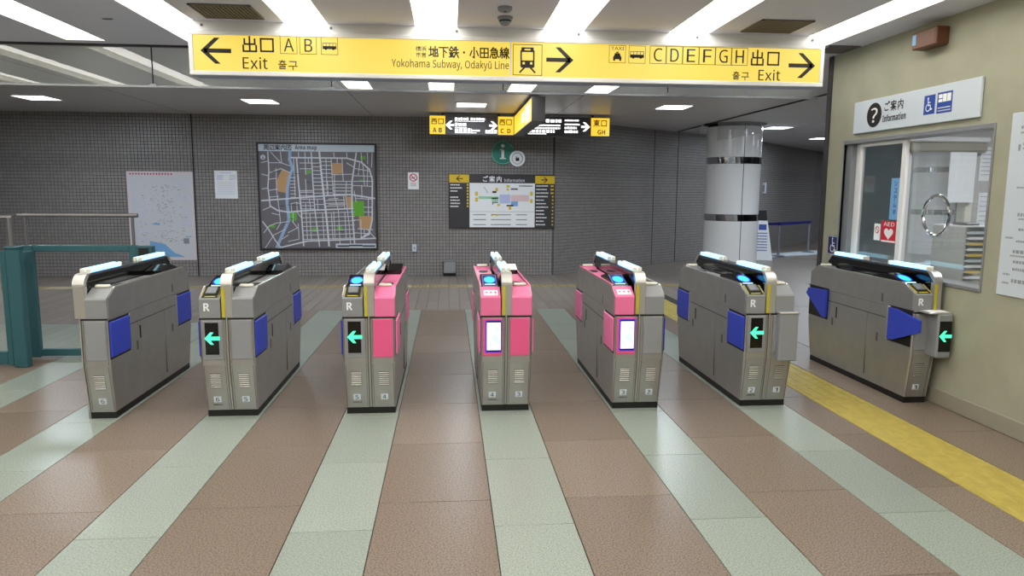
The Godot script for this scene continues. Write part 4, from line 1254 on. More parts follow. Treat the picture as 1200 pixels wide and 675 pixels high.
# ------------------------------------------------------------------ the small sign at the back
func rear_sign() -> void:
	var t := thing("direction_sign", "T-shaped black and yellow lit direction sign under the rear ceiling", "sign", Vector3(0, 2.615, -13.2))
	var H := 0.34
	bx("housing", Vector3(-0.33, 0, -0.22), Vector3(1.165, H, 0.0), "sign_back", t, 0.005)
	bx("housing", Vector3(1.365, 0, -0.22), Vector3(2.90, H, 0.0), "sign_back", t, 0.005)
	bx("cross_housing", Vector3(1.17, 0.0, -0.22), Vector3(1.36, H, 2.8), "sign_back", t, 0.005)
	for x in [-0.1, 0.9, 1.6, 2.6]:
		bx("hanger", Vector3(x - 0.02, H, -0.13), Vector3(x + 0.02, CEIL - 2.615, -0.09), "sign_back", t)
	var z := 0.002
	# left face
	bx("face_yellow", Vector3(-0.325, 0.012, 0.0), Vector3(-0.05, H - 0.012, 0.0015), "sign_yellow_small", t)
	bx("face_yellow", Vector3(0.885, 0.012, 0.0), Vector3(1.16, H - 0.012, 0.0015), "sign_yellow_small", t)
	bx("face_black", Vector3(-0.05, 0.012, 0.0), Vector3(0.885, H - 0.012, 0.0012), "print_dark", t)
	var s := st()
	arrow(s, Vector2(0.03, 0.17), 0.15, 0.15, 0.034, -1.0, z)
	obj("arrow_mark", s, "sign_white", t)
	s = st()
	arrow(s, Vector2(0.80, 0.17), 0.15, 0.15, 0.034, 1.0, z)
	obj("arrow_mark", s, "sign_white", t)
	for q in [[0.12, 0.36, 0.28, 0.045], [0.40, 0.66, 0.28, 0.045], [0.12, 0.64, 0.24, 0.012], [0.12, 0.32, 0.185, 0.055], [0.12, 0.33, 0.13, 0.02], [0.12, 0.42, 0.085, 0.06], [0.42, 0.56, 0.08, 0.03], [0.12, 0.5, 0.04, 0.016], [0.66, 0.87, 0.075, 0.045], [0.66, 0.87, 0.04, 0.014]]:
		s = st()
		scribble(s, q[0], q[1], q[2], q[3], z)
		obj("lettering", s, "sign_white", t)
	var k := st()
	glyphs(k, "西口", -0.30, 0.18, 0.11, 0.12, 0.013, z)
	glyphs(k, "西口", 0.905, 0.18, 0.11, 0.12, 0.013, z)
	obj("lettering_exit", k, "ink", t)
	text(t, "A", -0.27, -0.205, 0.04, 0.08, "ink", z, "lettering", true)
	text(t, "B", -0.165, -0.11, 0.04, 0.08, "ink", z, "lettering", true)
	text(t, "C", 0.93, 0.99, 0.04, 0.08, "ink", z, "lettering", true)
	text(t, "D", 1.05, 1.11, 0.04, 0.08, "ink", z, "lettering", true)
	# right face
	bx("face_black", Vector3(1.37, 0.012, 0.0), Vector3(2.56, H - 0.012, 0.0012), "print_dark", t)
	bx("face_yellow", Vector3(2.56, 0.012, 0.0), Vector3(2.895, H - 0.012, 0.0015), "sign_yellow_small", t)
	s = st()
	arrow(s, Vector2(2.46, 0.17), 0.16, 0.16, 0.036, 1.0, z)
	obj("arrow_mark", s, "sign_white", t)
	for q in [[1.45, 1.70, 0.27, 0.06], [1.74, 2.02, 0.27, 0.06], [1.42, 2.0, 0.19, 0.03], [1.42, 2.0, 0.14, 0.035], [1.42, 1.9, 0.085, 0.05], [1.42, 1.75, 0.04, 0.02], [2.08, 2.34, 0.28, 0.03], [2.08, 2.36, 0.21, 0.03], [2.08, 2.3, 0.15, 0.04], [2.08, 2.32, 0.085, 0.05]]:
		s = st()
		scribble(s, q[0], q[1], q[2], q[3], z)
		obj("lettering", s, "sign_white", t)
	k = st()
	glyphs(k, "東口", 2.60, 0.18, 0.12, 0.135, 0.014, z)
	obj("lettering_exit", k, "ink", t)
	text(t, "G", 2.68, 2.745, 0.04, 0.08, "ink", z, "lettering", true)
	text(t, "H", 2.76, 2.82, 0.04, 0.08, "ink", z, "lettering", true)
	# left side of the cross piece
	var L := Transform3D(FACE_LEFT, Vector3(1.17, 0, 0))
	bx("face_yellow", Vector3(0.05, 0.015, 0.0), Vector3(1.0, H - 0.015, 0.0015), "sign_yellow_small", t, 0.0, L)
	bx("face_white", Vector3(1.0, 0.015, 0.0), Vector3(2.75, H - 0.015, 0.0015), "sign_yellow_small", t, 0.0, L)
	for q in [[1.35, 0.09, 1.75, 0.25], [1.95, 0.05, 2.45, 0.28]]:
		s = st()
		prect(s, q[0], q[1], q[2], q[3], z)
		obj("lettering", s, "sign_white", t, L)

# ------------------------------------------------------------------ boards on the back wall
func wall_boards() -> void:
	var zb := BACK + 0.009
	# poster
	var p := thing("poster", "large pale town map poster with a pink border on the tiled wall", "poster", Vector3(-5.90, 0.31, zb))
	bx("sheet", Vector3(0, 0, 0), Vector3(1.18, 1.64, 0.004), "poster_edge", p)
	bx("map_field", Vector3(0.045, 0.05, 0.004), Vector3(1.13, 1.58, 0.005), "poster_field", p)
	var s := st()
	pquad(s, [Vector2(0.35, 0.06), Vector2(0.98, 0.06), Vector2(0.78, 0.14), Vector2(0.62, 0.3), Vector2(0.35, 0.36)], 0.0056)
	prect(s, 0.42, 0.66, 0.55, 0.69, 0.0056)
	prect(s, 1.0, 0.43, 1.1, 0.45, 0.0056)
	obj("sea", s, "print_sky", p)
	s = st()
	for i in 150:
		var x := clampf(rng.randfn(0.62, 0.2), 0.2, 1.05)
		var y := rng.randf_range(0.3, 1.4)
		if x < 0.95 and y < 0.34:
			continue
		var a := rng.randf_range(-0.6, 0.6)
		var l := rng.randf_range(0.006, 0.04)
		pline(s, [Vector2(x, y), Vector2(x + l * cos(a), y + l * sin(a))], rng.randf_range(0.004, 0.012), 0.0058)
	obj("map_marks", s, "print_grey", p)
	s = st()
	for i in 15:
		pdisc(s, Vector2(0.07 + i * 0.052, 1.595), 0.015, 0.017, 0.0056, 8)
	obj("title", s, "print_red", p)
	s = st()
	for c in 2:
		for i in 26:
			scribble(s, 0.07 + c * 0.14, 0.17 + c * 0.14, 1.15 - i * 0.04, 0.007, 0.0057)
	for i in 30:
		scribble(s, 0.93, 1.1, 1.46 - i * 0.028, 0.006, 0.0057)
	obj("lettering", s, "print_lilac", p)
	s = st()
	prect(s, 0.96, 0.31, 1.06, 0.41, 0.0058)
	obj("photo", s, "print_grey", p)
	# notice
	var n := thing("notice", "small bluish white paper notice left of the area map", "notice", Vector3(-4.33, 1.46, zb))
	bx("sheet", Vector3(0, 0, 0), Vector3(0.41, 0.515, 0.003), "print_white", n)
	s = st()
	scribble(s, 0.1, 0.31, 0.48, 0.016, 0.0036)
	for i in 5:
		scribble(s, 0.04, 0.16, 0.43 - i * 0.02, 0.01, 0.0036)
		scribble(s, 0.27, 0.38, 0.43 - i * 0.02, 0.01, 0.0036)
	for i in 9:
		scribble(s, 0.04, 0.37, 0.30 - i * 0.028, 0.007, 0.0036)
	obj("lettering", s, "print_lilac", n)
	area_map(zb)
	# no smoking
	var q := thing("no_smoking_sign", "small white no-smoking sign on the tiled wall", "sign", Vector3(-0.765, 1.655, zb))
	bx("plate", Vector3(0, 0, 0), Vector3(0.205, 0.318, 0.004), "print_white", q)
	s = st()
	pring(s, Vector2(0.102, 0.22), 0.058, 0.075, 0.0046)
	pline(s, [Vector2(0.058, 0.264), Vector2(0.146, 0.176)], 0.014, 0.0048)
	scribble(s, 0.05, 0.155, 0.115, 0.012, 0.0046)
	obj("emblem", s, "print_red", q)
	s = st()
	prect(s, 0.06, 0.205, 0.13, 0.22, 0.0047)
	pline(s, [Vector2(0.13, 0.225), Vector2(0.14, 0.255)], 0.008, 0.0047)
	scribble(s, 0.045, 0.16, 0.09, 0.008, 0.0046)
	scribble(s, 0.045, 0.16, 0.065, 0.008, 0.0046)
	obj("cigarette", s, "ink", q)
	information_board(zb)
	# roundels
	var r := thing("information_roundel", "green round information sign with a white letter i", "sign", Vector3(1.037, 2.358, zb + 0.008))
	s = st()
	lathe(s, [Vector2(0, 0.0), Vector2(0.228, 0.0), Vector2(0.228, 0.018), Vector2(0.22, 0.022), Vector2(0, 0.022)], 40)
	obj("disc", s, "roundel_green", r, Transform3D(Basis(Vector3.RIGHT, PI / 2), Vector3.ZERO))
	s = st()
	pdisc(s, Vector2(0.0, 0.13), 0.035, 0.035, 0.0228)
	prect(s, -0.025, -0.11, 0.027, 0.07, 0.0228)
	prect(s, -0.05, 0.05, 0.027, 0.07, 0.0228)
	prect(s, -0.055, -0.12, 0.06, -0.098, 0.0228)
	obj("letter", s, "print_white", r)
	s = st()
	pring(s, Vector2.ZERO, 0.207, 0.216, 0.0228)
	obj("rim", s, "print_mint", r)
	var w := thing("emblem_roundel", "smaller white round sign overlapping the green roundel", "sign", Vector3(1.316, 2.25, zb + 0.036))
	s = st()
	lathe(s, [Vector2(0, 0.0), Vector2(0.15, 0.0), Vector2(0.15, 0.012), Vector2(0.145, 0.015), Vector2(0, 0.015)], 36)
	obj("disc", s, "print_white", w, Transform3D(Basis(Vector3.RIGHT, PI / 2), Vector3.ZERO))
	bx("standoff", Vector3(-0.02, -0.02, -0.03), Vector3(0.02, 0.02, 0.0), "alu", w)
	s = st()
	pring(s, Vector2(0.0, 0.0), 0.098, 0.108, 0.0158)
	pring(s, Vector2(0.02, 0.0), 0.07, 0.078, 0.0158, 20, -1.2, 1.2)
	obj("rim", s, "print_grey", w)
	s = st()
	prect(s, -0.035, -0.045, 0.035, 0.01, 0.016)
	prect(s, -0.03, 0.01, -0.012, 0.04, 0.016)
	obj("emblem", s, "ink", w)
	s = st()
	prect(s, 0.0, 0.008, 0.03, 0.022, 0.0164)
	obj("emblem_dot", s, "print_red", w)
	# switch and box
	var sw := thing("wall_switch", "tiny grey switch box low on the tiled wall", "switch", Vector3(-0.70, 0.462, zb))
	bx("plate", Vector3(0, 0, 0), Vector3(0.085, 0.15, 0.03), "print_pale", sw, 0.006)
	bx("knob", Vector3(0.03, 0.055, 0.03), Vector3(0.055, 0.095, 0.038), "print_grey", sw, 0.003)
	var vb := thing("utility_box", "small grey steel box at the foot of the tiled wall", "box", Vector3(-0.10, 0.0, zb))
	bx("body", Vector3(0, 0.06, 0), Vector3(0.235, 0.30, 0.16), "alu", vb, 0.01)
	bx("lid", Vector3(-0.012, 0.285, 0), Vector3(0.247, 0.305, 0.175), "alu", vb, 0.006)
	bx("foot_gap", Vector3(0.0, 0.0, 0), Vector3(0.235, 0.06, 0.13), "plinth_black", vb)

func area_map(zb: float) -> void:
	var t := thing("area_map", "big framed grey street map board titled Area map", "map board", Vector3(-3.545, 0.505, zb))
	var W := 2.2
	var H := 1.995
	for q in [[0, 0, W, 0.035], [0, H - 0.03, W, H], [0, 0.035, 0.035, H - 0.03], [W - 0.035, 0.035, W, H - 0.03]]:
		bx("frame", Vector3(q[0], q[1], 0), Vector3(q[2], q[3], 0.05), "print_dark", t, 0.006)
	bx("map_field", Vector3(0.035, 0.035, 0), Vector3(W - 0.035, 1.835, 0.03), "map_ground", t)
	bx("title_strip", Vector3(0.035, 1.835, 0), Vector3(W - 0.035, H - 0.03, 0.031), "print_pale", t)
	var z := 0.032
	var k := st()
	glyphs(k, "周辺案内図", 0.13, 1.855, 0.10, 0.102, 0.012, z)
	obj("title", k, "print_dark", t)
	text(t, "Area map", 0.70, 1.10, 1.872, 0.075, "print_dark", z, "lettering", true)
	# the map was measured in pixels of an enlargement: 753 x 675
	var P := func(a: float, b: float) -> Vector2: return Vector2(0.035 + (a - 14.0) / (735.0 - 14.0) * (W - 0.07), 1.835 - (b - 60.0) / (655.0 - 60.0) * 1.80)
	var s := st()
	for q in [[[[158, 165], [205, 188], [180, 315], [125, 305], [118, 240]], 0], [[[465, 128], [530, 128], [530, 190], [465, 198]], 0], [[[552, 335], [582, 335], [582, 402], [556, 402]], 0], [[[628, 455], [708, 455], [706, 535], [628, 535]], 0]]:
		var poly := []
		for v in q[0]:
			poly.append(P.call(v[0], v[1]))
		s = st()
		pquad(s, poly, z)
		obj("district", s, "map_tan", t)
	s = st()
	for q in [[192, 432, 238, 484], [594, 362, 662, 455], [332, 528, 368, 556], [488, 518, 522, 545], [308, 172, 334, 196], [645, 84, 678, 104], [636, 228, 660, 240], [66, 508, 100, 530]]:
		var a: Vector2 = P.call(q[0], q[3])
		var b: Vector2 = P.call(q[2], q[1])
		s = st()
		prect(s, a.x, a.y, b.x, b.y, z)
		obj("park", s, "map_green", t)
	s = st()
	var rv := []
	for v in [[208, 64], [205, 110], [222, 165], [200, 215], [185, 290], [180, 370], [188, 480], [150, 560], [108, 650]]:
		rv.append(P.call(v[0], v[1]))
	pline(s, rv, 0.055, z + 0.0006)
	obj("river", s, "map_river", t)
	s = st()
	var wide := 0.026
	var thin := 0.013
	var roads := [
		[wide * 1.3, [390, 62, 400, 200, 412, 340, 425, 480, 435, 640]], [wide, [215, 98, 560, 98, 650, 122, 700, 165, 718, 230, 712, 480, 690, 570, 640, 592]], [wide, [25, 362, 240, 345, 420, 330, 580, 322, 735, 345]],
		[wide, [120, 655, 300, 612, 500, 605, 735, 594]], [wide, [75, 395, 120, 422, 185, 432, 330, 420, 590, 408]], [wide, [248, 98, 255, 250, 268, 440, 275, 640]], [thin, [230, 98, 232, 330]], [wide * 0.8, [340, 66, 345, 250, 352, 420, 375, 645]],
		[thin, [462, 100, 470, 300, 500, 420, 505, 640]], [wide, [620, 68, 590, 240, 585, 400, 598, 640]], [thin, [555, 240, 548, 340, 565, 500, 572, 640]], [thin, [435, 240, 440, 330]], [thin, [480, 200, 480, 325]],
		[wide * 0.8, [72, 66, 75, 180, 65, 280, 75, 395]], [thin, [120, 165, 118, 300, 130, 420]], [thin, [82, 190, 150, 165, 205, 190]], [thin, [75, 130, 150, 130, 205, 148]], [thin, [130, 420, 135, 500, 110, 540]],
		[wide * 0.8, [25, 492, 60, 540, 100, 610, 130, 650]], [thin, [30, 560, 62, 520, 110, 500, 180, 492]], [thin, [35, 655, 90, 575, 160, 540]], [thin, [210, 490, 240, 530, 180, 560]], [thin, [245, 505, 248, 600, 180, 615]], [wide * 0.8, [640, 592, 690, 560]],
		[thin, [712, 270, 590, 265]], [thin, [720, 208, 600, 205]], [thin, [660, 130, 668, 260]], [thin, [640, 130, 630, 200]], [thin, [690, 150, 685, 265]], [thin, [602, 300, 612, 365]], [thin, [650, 265, 650, 345]], [thin, [620, 535, 715, 540]], [thin, [662, 400, 715, 400]], [thin, [662, 430, 712, 430]], [thin, [680, 540, 735, 600]],
		[thin, [205, 380, 240, 372, 262, 380]], [thin, [205, 380, 208, 432]], [thin, [240, 372, 242, 425]], [thin, [295, 380, 300, 600]], [thin, [320, 350, 326, 420]], [thin, [470, 430, 475, 600]], [thin, [535, 330, 540, 405]],
	]
	for i in 9:
		roads.append([thin, [345, 130 + i * 23, 400, 130 + i * 23]])
		roads.append([thin, [400, 120 + i * 24, 465, 120 + i * 24]])
	for i in 7:
		roads.append([thin, [272, 440 + i * 27, 420, 436 + i * 27]])
		roads.append([thin, [428, 436 + i * 27, 600, 430 + i * 27]])
		roads.append([thin, [256, 200 + i * 22, 345, 198 + i * 22] if i > 4 else [470, 240 + i * 20, 590, 240 + i * 20]])
		roads.append([thin, [205, 220 + i * 20, 235, 220 + i * 20]])
		roads.append([thin, [270, 352 + i * 10, 350, 352 + i * 10] if i % 2 == 0 else [425, 350 + i * 9, 540, 346 + i * 9]])
	for q in [[75, 230, 118, 225], [68, 300, 125, 290], [75, 340, 130, 335], [90, 66, 150, 130], [150, 66, 155, 130], [30, 130, 72, 120], [30, 200, 72, 210], [30, 290, 66, 285], [30, 420, 75, 400], [85, 440, 130, 450], [140, 600, 180, 575], [215, 430, 215, 490], [240, 430, 268, 470], [300, 100, 302, 200], [320, 100, 322, 130], [268, 130, 345, 130], [268, 165, 345, 165], [256, 300, 345, 298], [300, 230, 302, 345], [430, 100, 432, 330], [530, 100, 535, 240], [465, 200, 590, 196], [500, 98, 500, 128], [560, 128, 600, 150], [605, 160, 700, 175], [600, 240, 712, 238], [615, 345, 712, 350], [690, 345, 690, 455], [598, 480, 628, 480], [600, 560, 690, 566], [640, 480, 640, 592], [660, 540, 662, 592], [320, 440, 325, 605], [400, 440, 405, 610], [455, 440, 462, 606], [540, 430, 545, 604], [690, 66, 690, 130], [720, 66, 715, 150], [650, 66, 655, 122], [560, 66, 562, 98], [480, 66, 482, 98], [300, 66, 302, 98], [260, 66, 262, 98], [590, 330, 590, 400], [350, 352, 410, 350], [350, 385, 412, 383], [370, 350, 372, 420], [440, 350, 500, 346], [440, 385, 545, 380]]:
		roads.append([thin, q])
	for j in roads.size():
		var r: Array = roads[j]
		var pts := []
		for i in range(0, r[1].size(), 2):
			pts.append(P.call(r[1][i], r[1][i + 1]))
		pline(s, pts, r[0], z + 0.0012 + j * 0.00001)
	obj("roads", s, "map_road", t)
	s = st()
	pdisc(s, P.call(41, 97), 0.045, 0.045, z + 0.0018)
	var a0: Vector2 = P.call(478, 655)
	var b0: Vector2 = P.call(735, 628)
	prect(s, a0.x, a0.y, b0.x, b0.y, z + 0.0018)
	obj("legend", s, "print_pale", t)
	s = st()
	prect(s, a0.x + 0.03, a0.y + 0.02, a0.x + 0.25, a0.y + 0.05, z + 0.0024)
	prect(s, a0.x + 0.25, a0.y + 0.03, a0.x + 0.50, a0.y + 0.06, z + 0.0024)
	prect(s, a0.x + 0.50, a0.y + 0.02, a0.x + 0.74, a0.y + 0.05, z + 0.0024)
	var nd: Vector2 = P.call(41, 97)
	pquad(s, [nd + Vector2(-0.014, -0.03), nd + Vector2(0.014, -0.03), nd + Vector2(0, 0.035)], z + 0.0024)
	for i in 16:
		var c: Vector2 = P.call(rng.randf_range(60, 690), rng.randf_range(90, 590))
		scribble(s, c.x, c.x + 0.1, c.y, 0.012, z + 0.0024)
	obj("lettering", s, "print_dark", t)

func information_board(zb: float) -> void:
	var t := thing("information_board", "dark station guide board with yellow arrow corners headed Information", "sign board", Vector3(0.005, 0.92, zb))
	var W := 2.045
	var H := 1.03
	bx("board", Vector3(0, 0, 0), Vector3(W, H, 0.04), "print_dark", t, 0.008)
	var z := 0.0405
	var K := func(a: float, b: float) -> Vector2: return Vector2((a - 48.0) / (1150.0 - 48.0) * W, H - (b - 48.0) / (612.0 - 48.0) * H)
	var rect := func(s: SurfaceTool, x0: float, y0: float, x1: float, y1: float, zz: float) -> void:
		var a: Vector2 = K.call(x0, y1)
		var b: Vector2 = K.call(x1, y0)
		prect(s, a.x, a.y, b.x, b.y, zz)
	var s := st()
	rect.call(s, 262, 140, 940, 602, z)
	obj("plan_field", s, "print_white", t)
	s = st()
	rect.call(s, 54, 54, 258, 138, z)
	obj("yellow_corner", s, "print_yellow", t)
	s = st()
	rect.call(s, 942, 62, 1146, 144, z)
	obj("yellow_corner", s, "print_yellow", t)
	for q in [[320, 230, 348, 272], [320, 292, 348, 335], [890, 228, 918, 270], [890, 305, 918, 345], [645, 162, 678, 186], [645, 196, 668, 216], [530, 190, 556, 224], [550, 355, 578, 380], [668, 385, 694, 418], [484, 462, 504, 484], [536, 462, 560, 484]]:
		s = st()
		rect.call(s, q[0], q[1], q[2], q[3], z + 0.0006)
		obj("exit_mark", s, "print_yellow", t)
	for i in 8:
		s = st()
		rect.call(s, 234, 150 + i * 32, 252, 168 + i * 32, z)
		obj("exit_mark", s, "print_yellow", t)
	for i in 12:
		s = st()
		rect.call(s, 1120 - (16 if i < 3 else 0), 160 + i * 37, 1136, 174 + i * 37, z)
		obj("exit_mark", s, "print_yellow", t)
	s = st()
	var al: Vector2 = K.call(158, 96)
	var ar: Vector2 = K.call(1040, 104)
	arrow(s, al, 0.13, 0.11, 0.02, -1.0, z + 0.0008)
	arrow(s, ar, 0.13, 0.11, 0.02, 1.0, z + 0.0008)
	for q in [[498, 222, 540, 243], [690, 194, 762, 208], [498, 336, 558, 346], [498, 346, 508, 362], [645, 366, 718, 382]]:
		rect.call(s, q[0], q[1], q[2], q[3], z + 0.0008)
	pline(s, [K.call(412, 182), K.call(452, 242)], 0.007, z + 0.0008)
	for i in 3:
		for c in [[300, 430], [484, 690], [745, 860]]:
			var a: Vector2 = K.call(c[0], 470 + i * 52)
			var b: Vector2 = K.call(c[1], 470 + i * 52)
			scribble(s, a.x, b.x, a.y, 0.017, z + 0.0005)
	var a2: Vector2 = K.call(775, 168)
	scribble(s, a2.x, a2.x + 0.26, a2.y, 0.025, z + 0.0005)
	var ln: Vector2 = K.call(262, 438)
	var ln2: Vector2 = K.call(940, 438)
	prect(s, ln.x, ln.y - 0.002, ln2.x, ln.y + 0.002, z + 0.0005)
	obj("lettering_dark", s, "print_dark", t)
	s = st()
	rect.call(s, 355, 278, 560, 304, z + 0.0004)
	rect.call(s, 490, 290, 560, 332, z + 0.0004)
	obj("plan_mint", s, "print_mint", t)
	s = st()
	rect.call(s, 572, 258, 684, 352, z + 0.0004)
	obj("plan_lilac", s, "print_lilac", t)
	s = st()
	rect.call(s, 690, 262, 880, 330, z + 0.0003)
	obj("plan_rose", s, "print_rose", t)
	s = st()
	rect.call(s, 690, 330, 764, 380, z + 0.0005)
	obj("plan_sky", s, "print_sky", t)
	s = st()
	var g0: Vector2 = K.call(392, 128)
	glyphs(s, "ご案内", g0.x, g0.y, 0.11, 0.135, 0.013, z)
	for i in 8:
		if i == 3:
			continue
		var a: Vector2 = K.call(64, 160 + i * 32)
		scribble(s, a.x, a.x + rng.randf_range(0.12, 0.28), a.y, 0.024, z)
	for i in 12:
		var a: Vector2 = K.call(954, 166 + i * 37)
		scribble(s, a.x, a.x + rng.randf_range(0.15, 0.25), a.y, 0.024, z)
	obj("lettering_white", s, "print_white", t)
	var i0: Vector2 = K.call(620, 126)
	var i1: Vector2 = K.call(832, 126)
	text(t, "Information", i0.x, i1.x, i0.y, 0.056, "print_white", z)

# ------------------------------------------------------------------ on the right wall
func wheelchair(s: SurfaceTool, c: Vector2, h: float, z: float) -> void:
	pdisc(s, c + Vector2(-0.08, 0.40) * h, 0.07 * h, 0.07 * h, z, 14)
	pline(s, [c + Vector2(-0.08, 0.30) * h, c + Vector2(-0.05, -0.05) * h, c + Vector2(0.16, -0.05) * h, c + Vector2(0.25, -0.34) * h, c + Vector2(0.34, -0.30) * h], 0.075 * h, z)
	pline(s, [c + Vector2(-0.06, 0.13) * h, c + Vector2(0.14, 0.13) * h], 0.06 * h, z)
	pring(s, c + Vector2(-0.05, -0.2) * h, 0.19 * h, 0.255 * h, z, 24, 2.0, 6.1)

func right_wall_things() -> void:
	var x := RIGHT - 0.001
	# information sign: z -6.73 .. -5.08, y 2.2 .. 2.49
	var t := thing("office_sign", "long pale sign with a question mark and Information above the office window", "sign", Vector3(x, 2.2, -6.735), FACE_LEFT)
	bx("panel", Vector3(0, 0, 0), Vector3(1.665, 0.288, 0.02), "print_pale", t, 0.004)
	var z := 0.021
	var s := st()
	pdisc(s, Vector2(0.335, 0.145), 0.115, 0.108, z)
	obj("question_disc", s, "ink", t)
	s = st()
	glyphs(s, "ご案内", 0.475, 0.157, 0.085, 0.1, 0.010, z)
	obj("lettering", s, "ink", t)
	text(t, "Information", 0.47, 0.80, 0.07, 0.056, "ink", z, "lettering", true)
	text(t, "?", 0.285, 0.385, 0.082, 0.125, "print_white", z + 0.0008, "question_mark")
	for q in [[1.03, 1.165, 0.075, 0.225], [1.19, 1.365, 0.07, 0.23]]:
		s = st()
		prect(s, q[0], q[2], q[1], q[3], z)
		obj("blue_field", s, "print_blue", t)
	s = st()
	wheelchair(s, Vector2(1.09, 0.152), 0.12, z + 0.0008)
	prect(s, 1.205, 0.185, 1.25, 0.215, z + 0.0008)
	prect(s, 1.255, 0.155, 1.30, 0.215, z + 0.0008)
	prect(s, 1.305, 0.155, 1.35, 0.215, z + 0.0008)
	prect(s, 1.205, 0.155, 1.25, 0.178, z + 0.0008)
	scribble(s, 1.205, 1.35, 0.112, 0.009, z + 0.0008)
	scribble(s, 1.205, 1.35, 0.09, 0.008, z + 0.0008)
	obj("white_marks", s, "print_white", t)
	# wheelchair sticker beside the window
	var k := thing("wheelchair_sticker", "blue square wheelchair sticker on the pier beside the office window", "sticker", Vector3(x, 1.03, -7.10), FACE_LEFT)
	bx("sheet", Vector3(0, 0, 0), Vector3(0.205, 0.195, 0.002), "sticker_navy", k)
	s = st()
	wheelchair(s, Vector2(0.105, 0.1), 0.16, 0.0028)
	pframe(s, 0.008, 0.008, 0.197, 0.187, 0.005, 0.0028)
	obj("emblem", s, "print_white", k)
	# speaker box under the ceiling
	var b := thing("wall_speaker", "brown box speaker with a blue end high on the beige wall", "speaker", Vector3(x, 2.79, -5.79), FACE_LEFT)
	bx("case", Vector3(0, 0, 0), Vector3(0.30, 0.135, 0.11), "brown_box", b, 0.008)
	bx("blue_plate", Vector3(0.012, 0.035, 0.108), Vector3(0.055, 0.115, 0.113), "print_sky", b)
	bx("blue_end", Vector3(-0.003, 0.03, 0.02), Vector3(0.001, 0.115, 0.1), "print_blue", b)
	bx("grille", Vector3(0.08, 0.02, 0.109), Vector3(0.28, 0.115, 0.112), "brown_box", b)
	# board at the right edge
	var r := thing("route_board", "tall pale route notice board at the right edge of the photograph", "notice board", Vector3(x, 0.955, -4.76), FACE_LEFT)
	bx("panel", Vector3(0, 0, 0), Vector3(0.95, 1.24, 0.012), "print_pale", r, 0.003)
	s = st()
	scribble(s, 0.09, 0.5, 1.14, 0.022, 0.0126)
	for q in [[0.09, 0.35, 1.105, 0.014], [0.08, 0.10, 1.01, 0.05], [0.12, 0.4, 1.03, 0.016], [0.12, 0.4, 1.0, 0.012], [0.10, 0.4, 0.74, 0.014], [0.13, 0.4, 0.56, 0.026], [0.14, 0.4, 0.53, 0.012], [0.15, 0.4, 0.46, 0.018], [0.04, 0.11, 0.40, 0.014], [0.14, 0.4, 0.38, 0.014], [0.12, 0.4, 0.31, 0.024], [0.10, 0.4, 0.28, 0.012], [0.13, 0.4, 0.24, 0.020], [0.13, 0.4, 0.19, 0.020], [0.05, 0.11, 0.15, 0.014], [0.13, 0.4, 0.11, 0.026], [0.05, 0.11, 0.09, 0.014]]:
		scribble(s, q[0], q[1], q[2], q[3], 0.0126)
	obj("lettering", s, "print_grey", r)

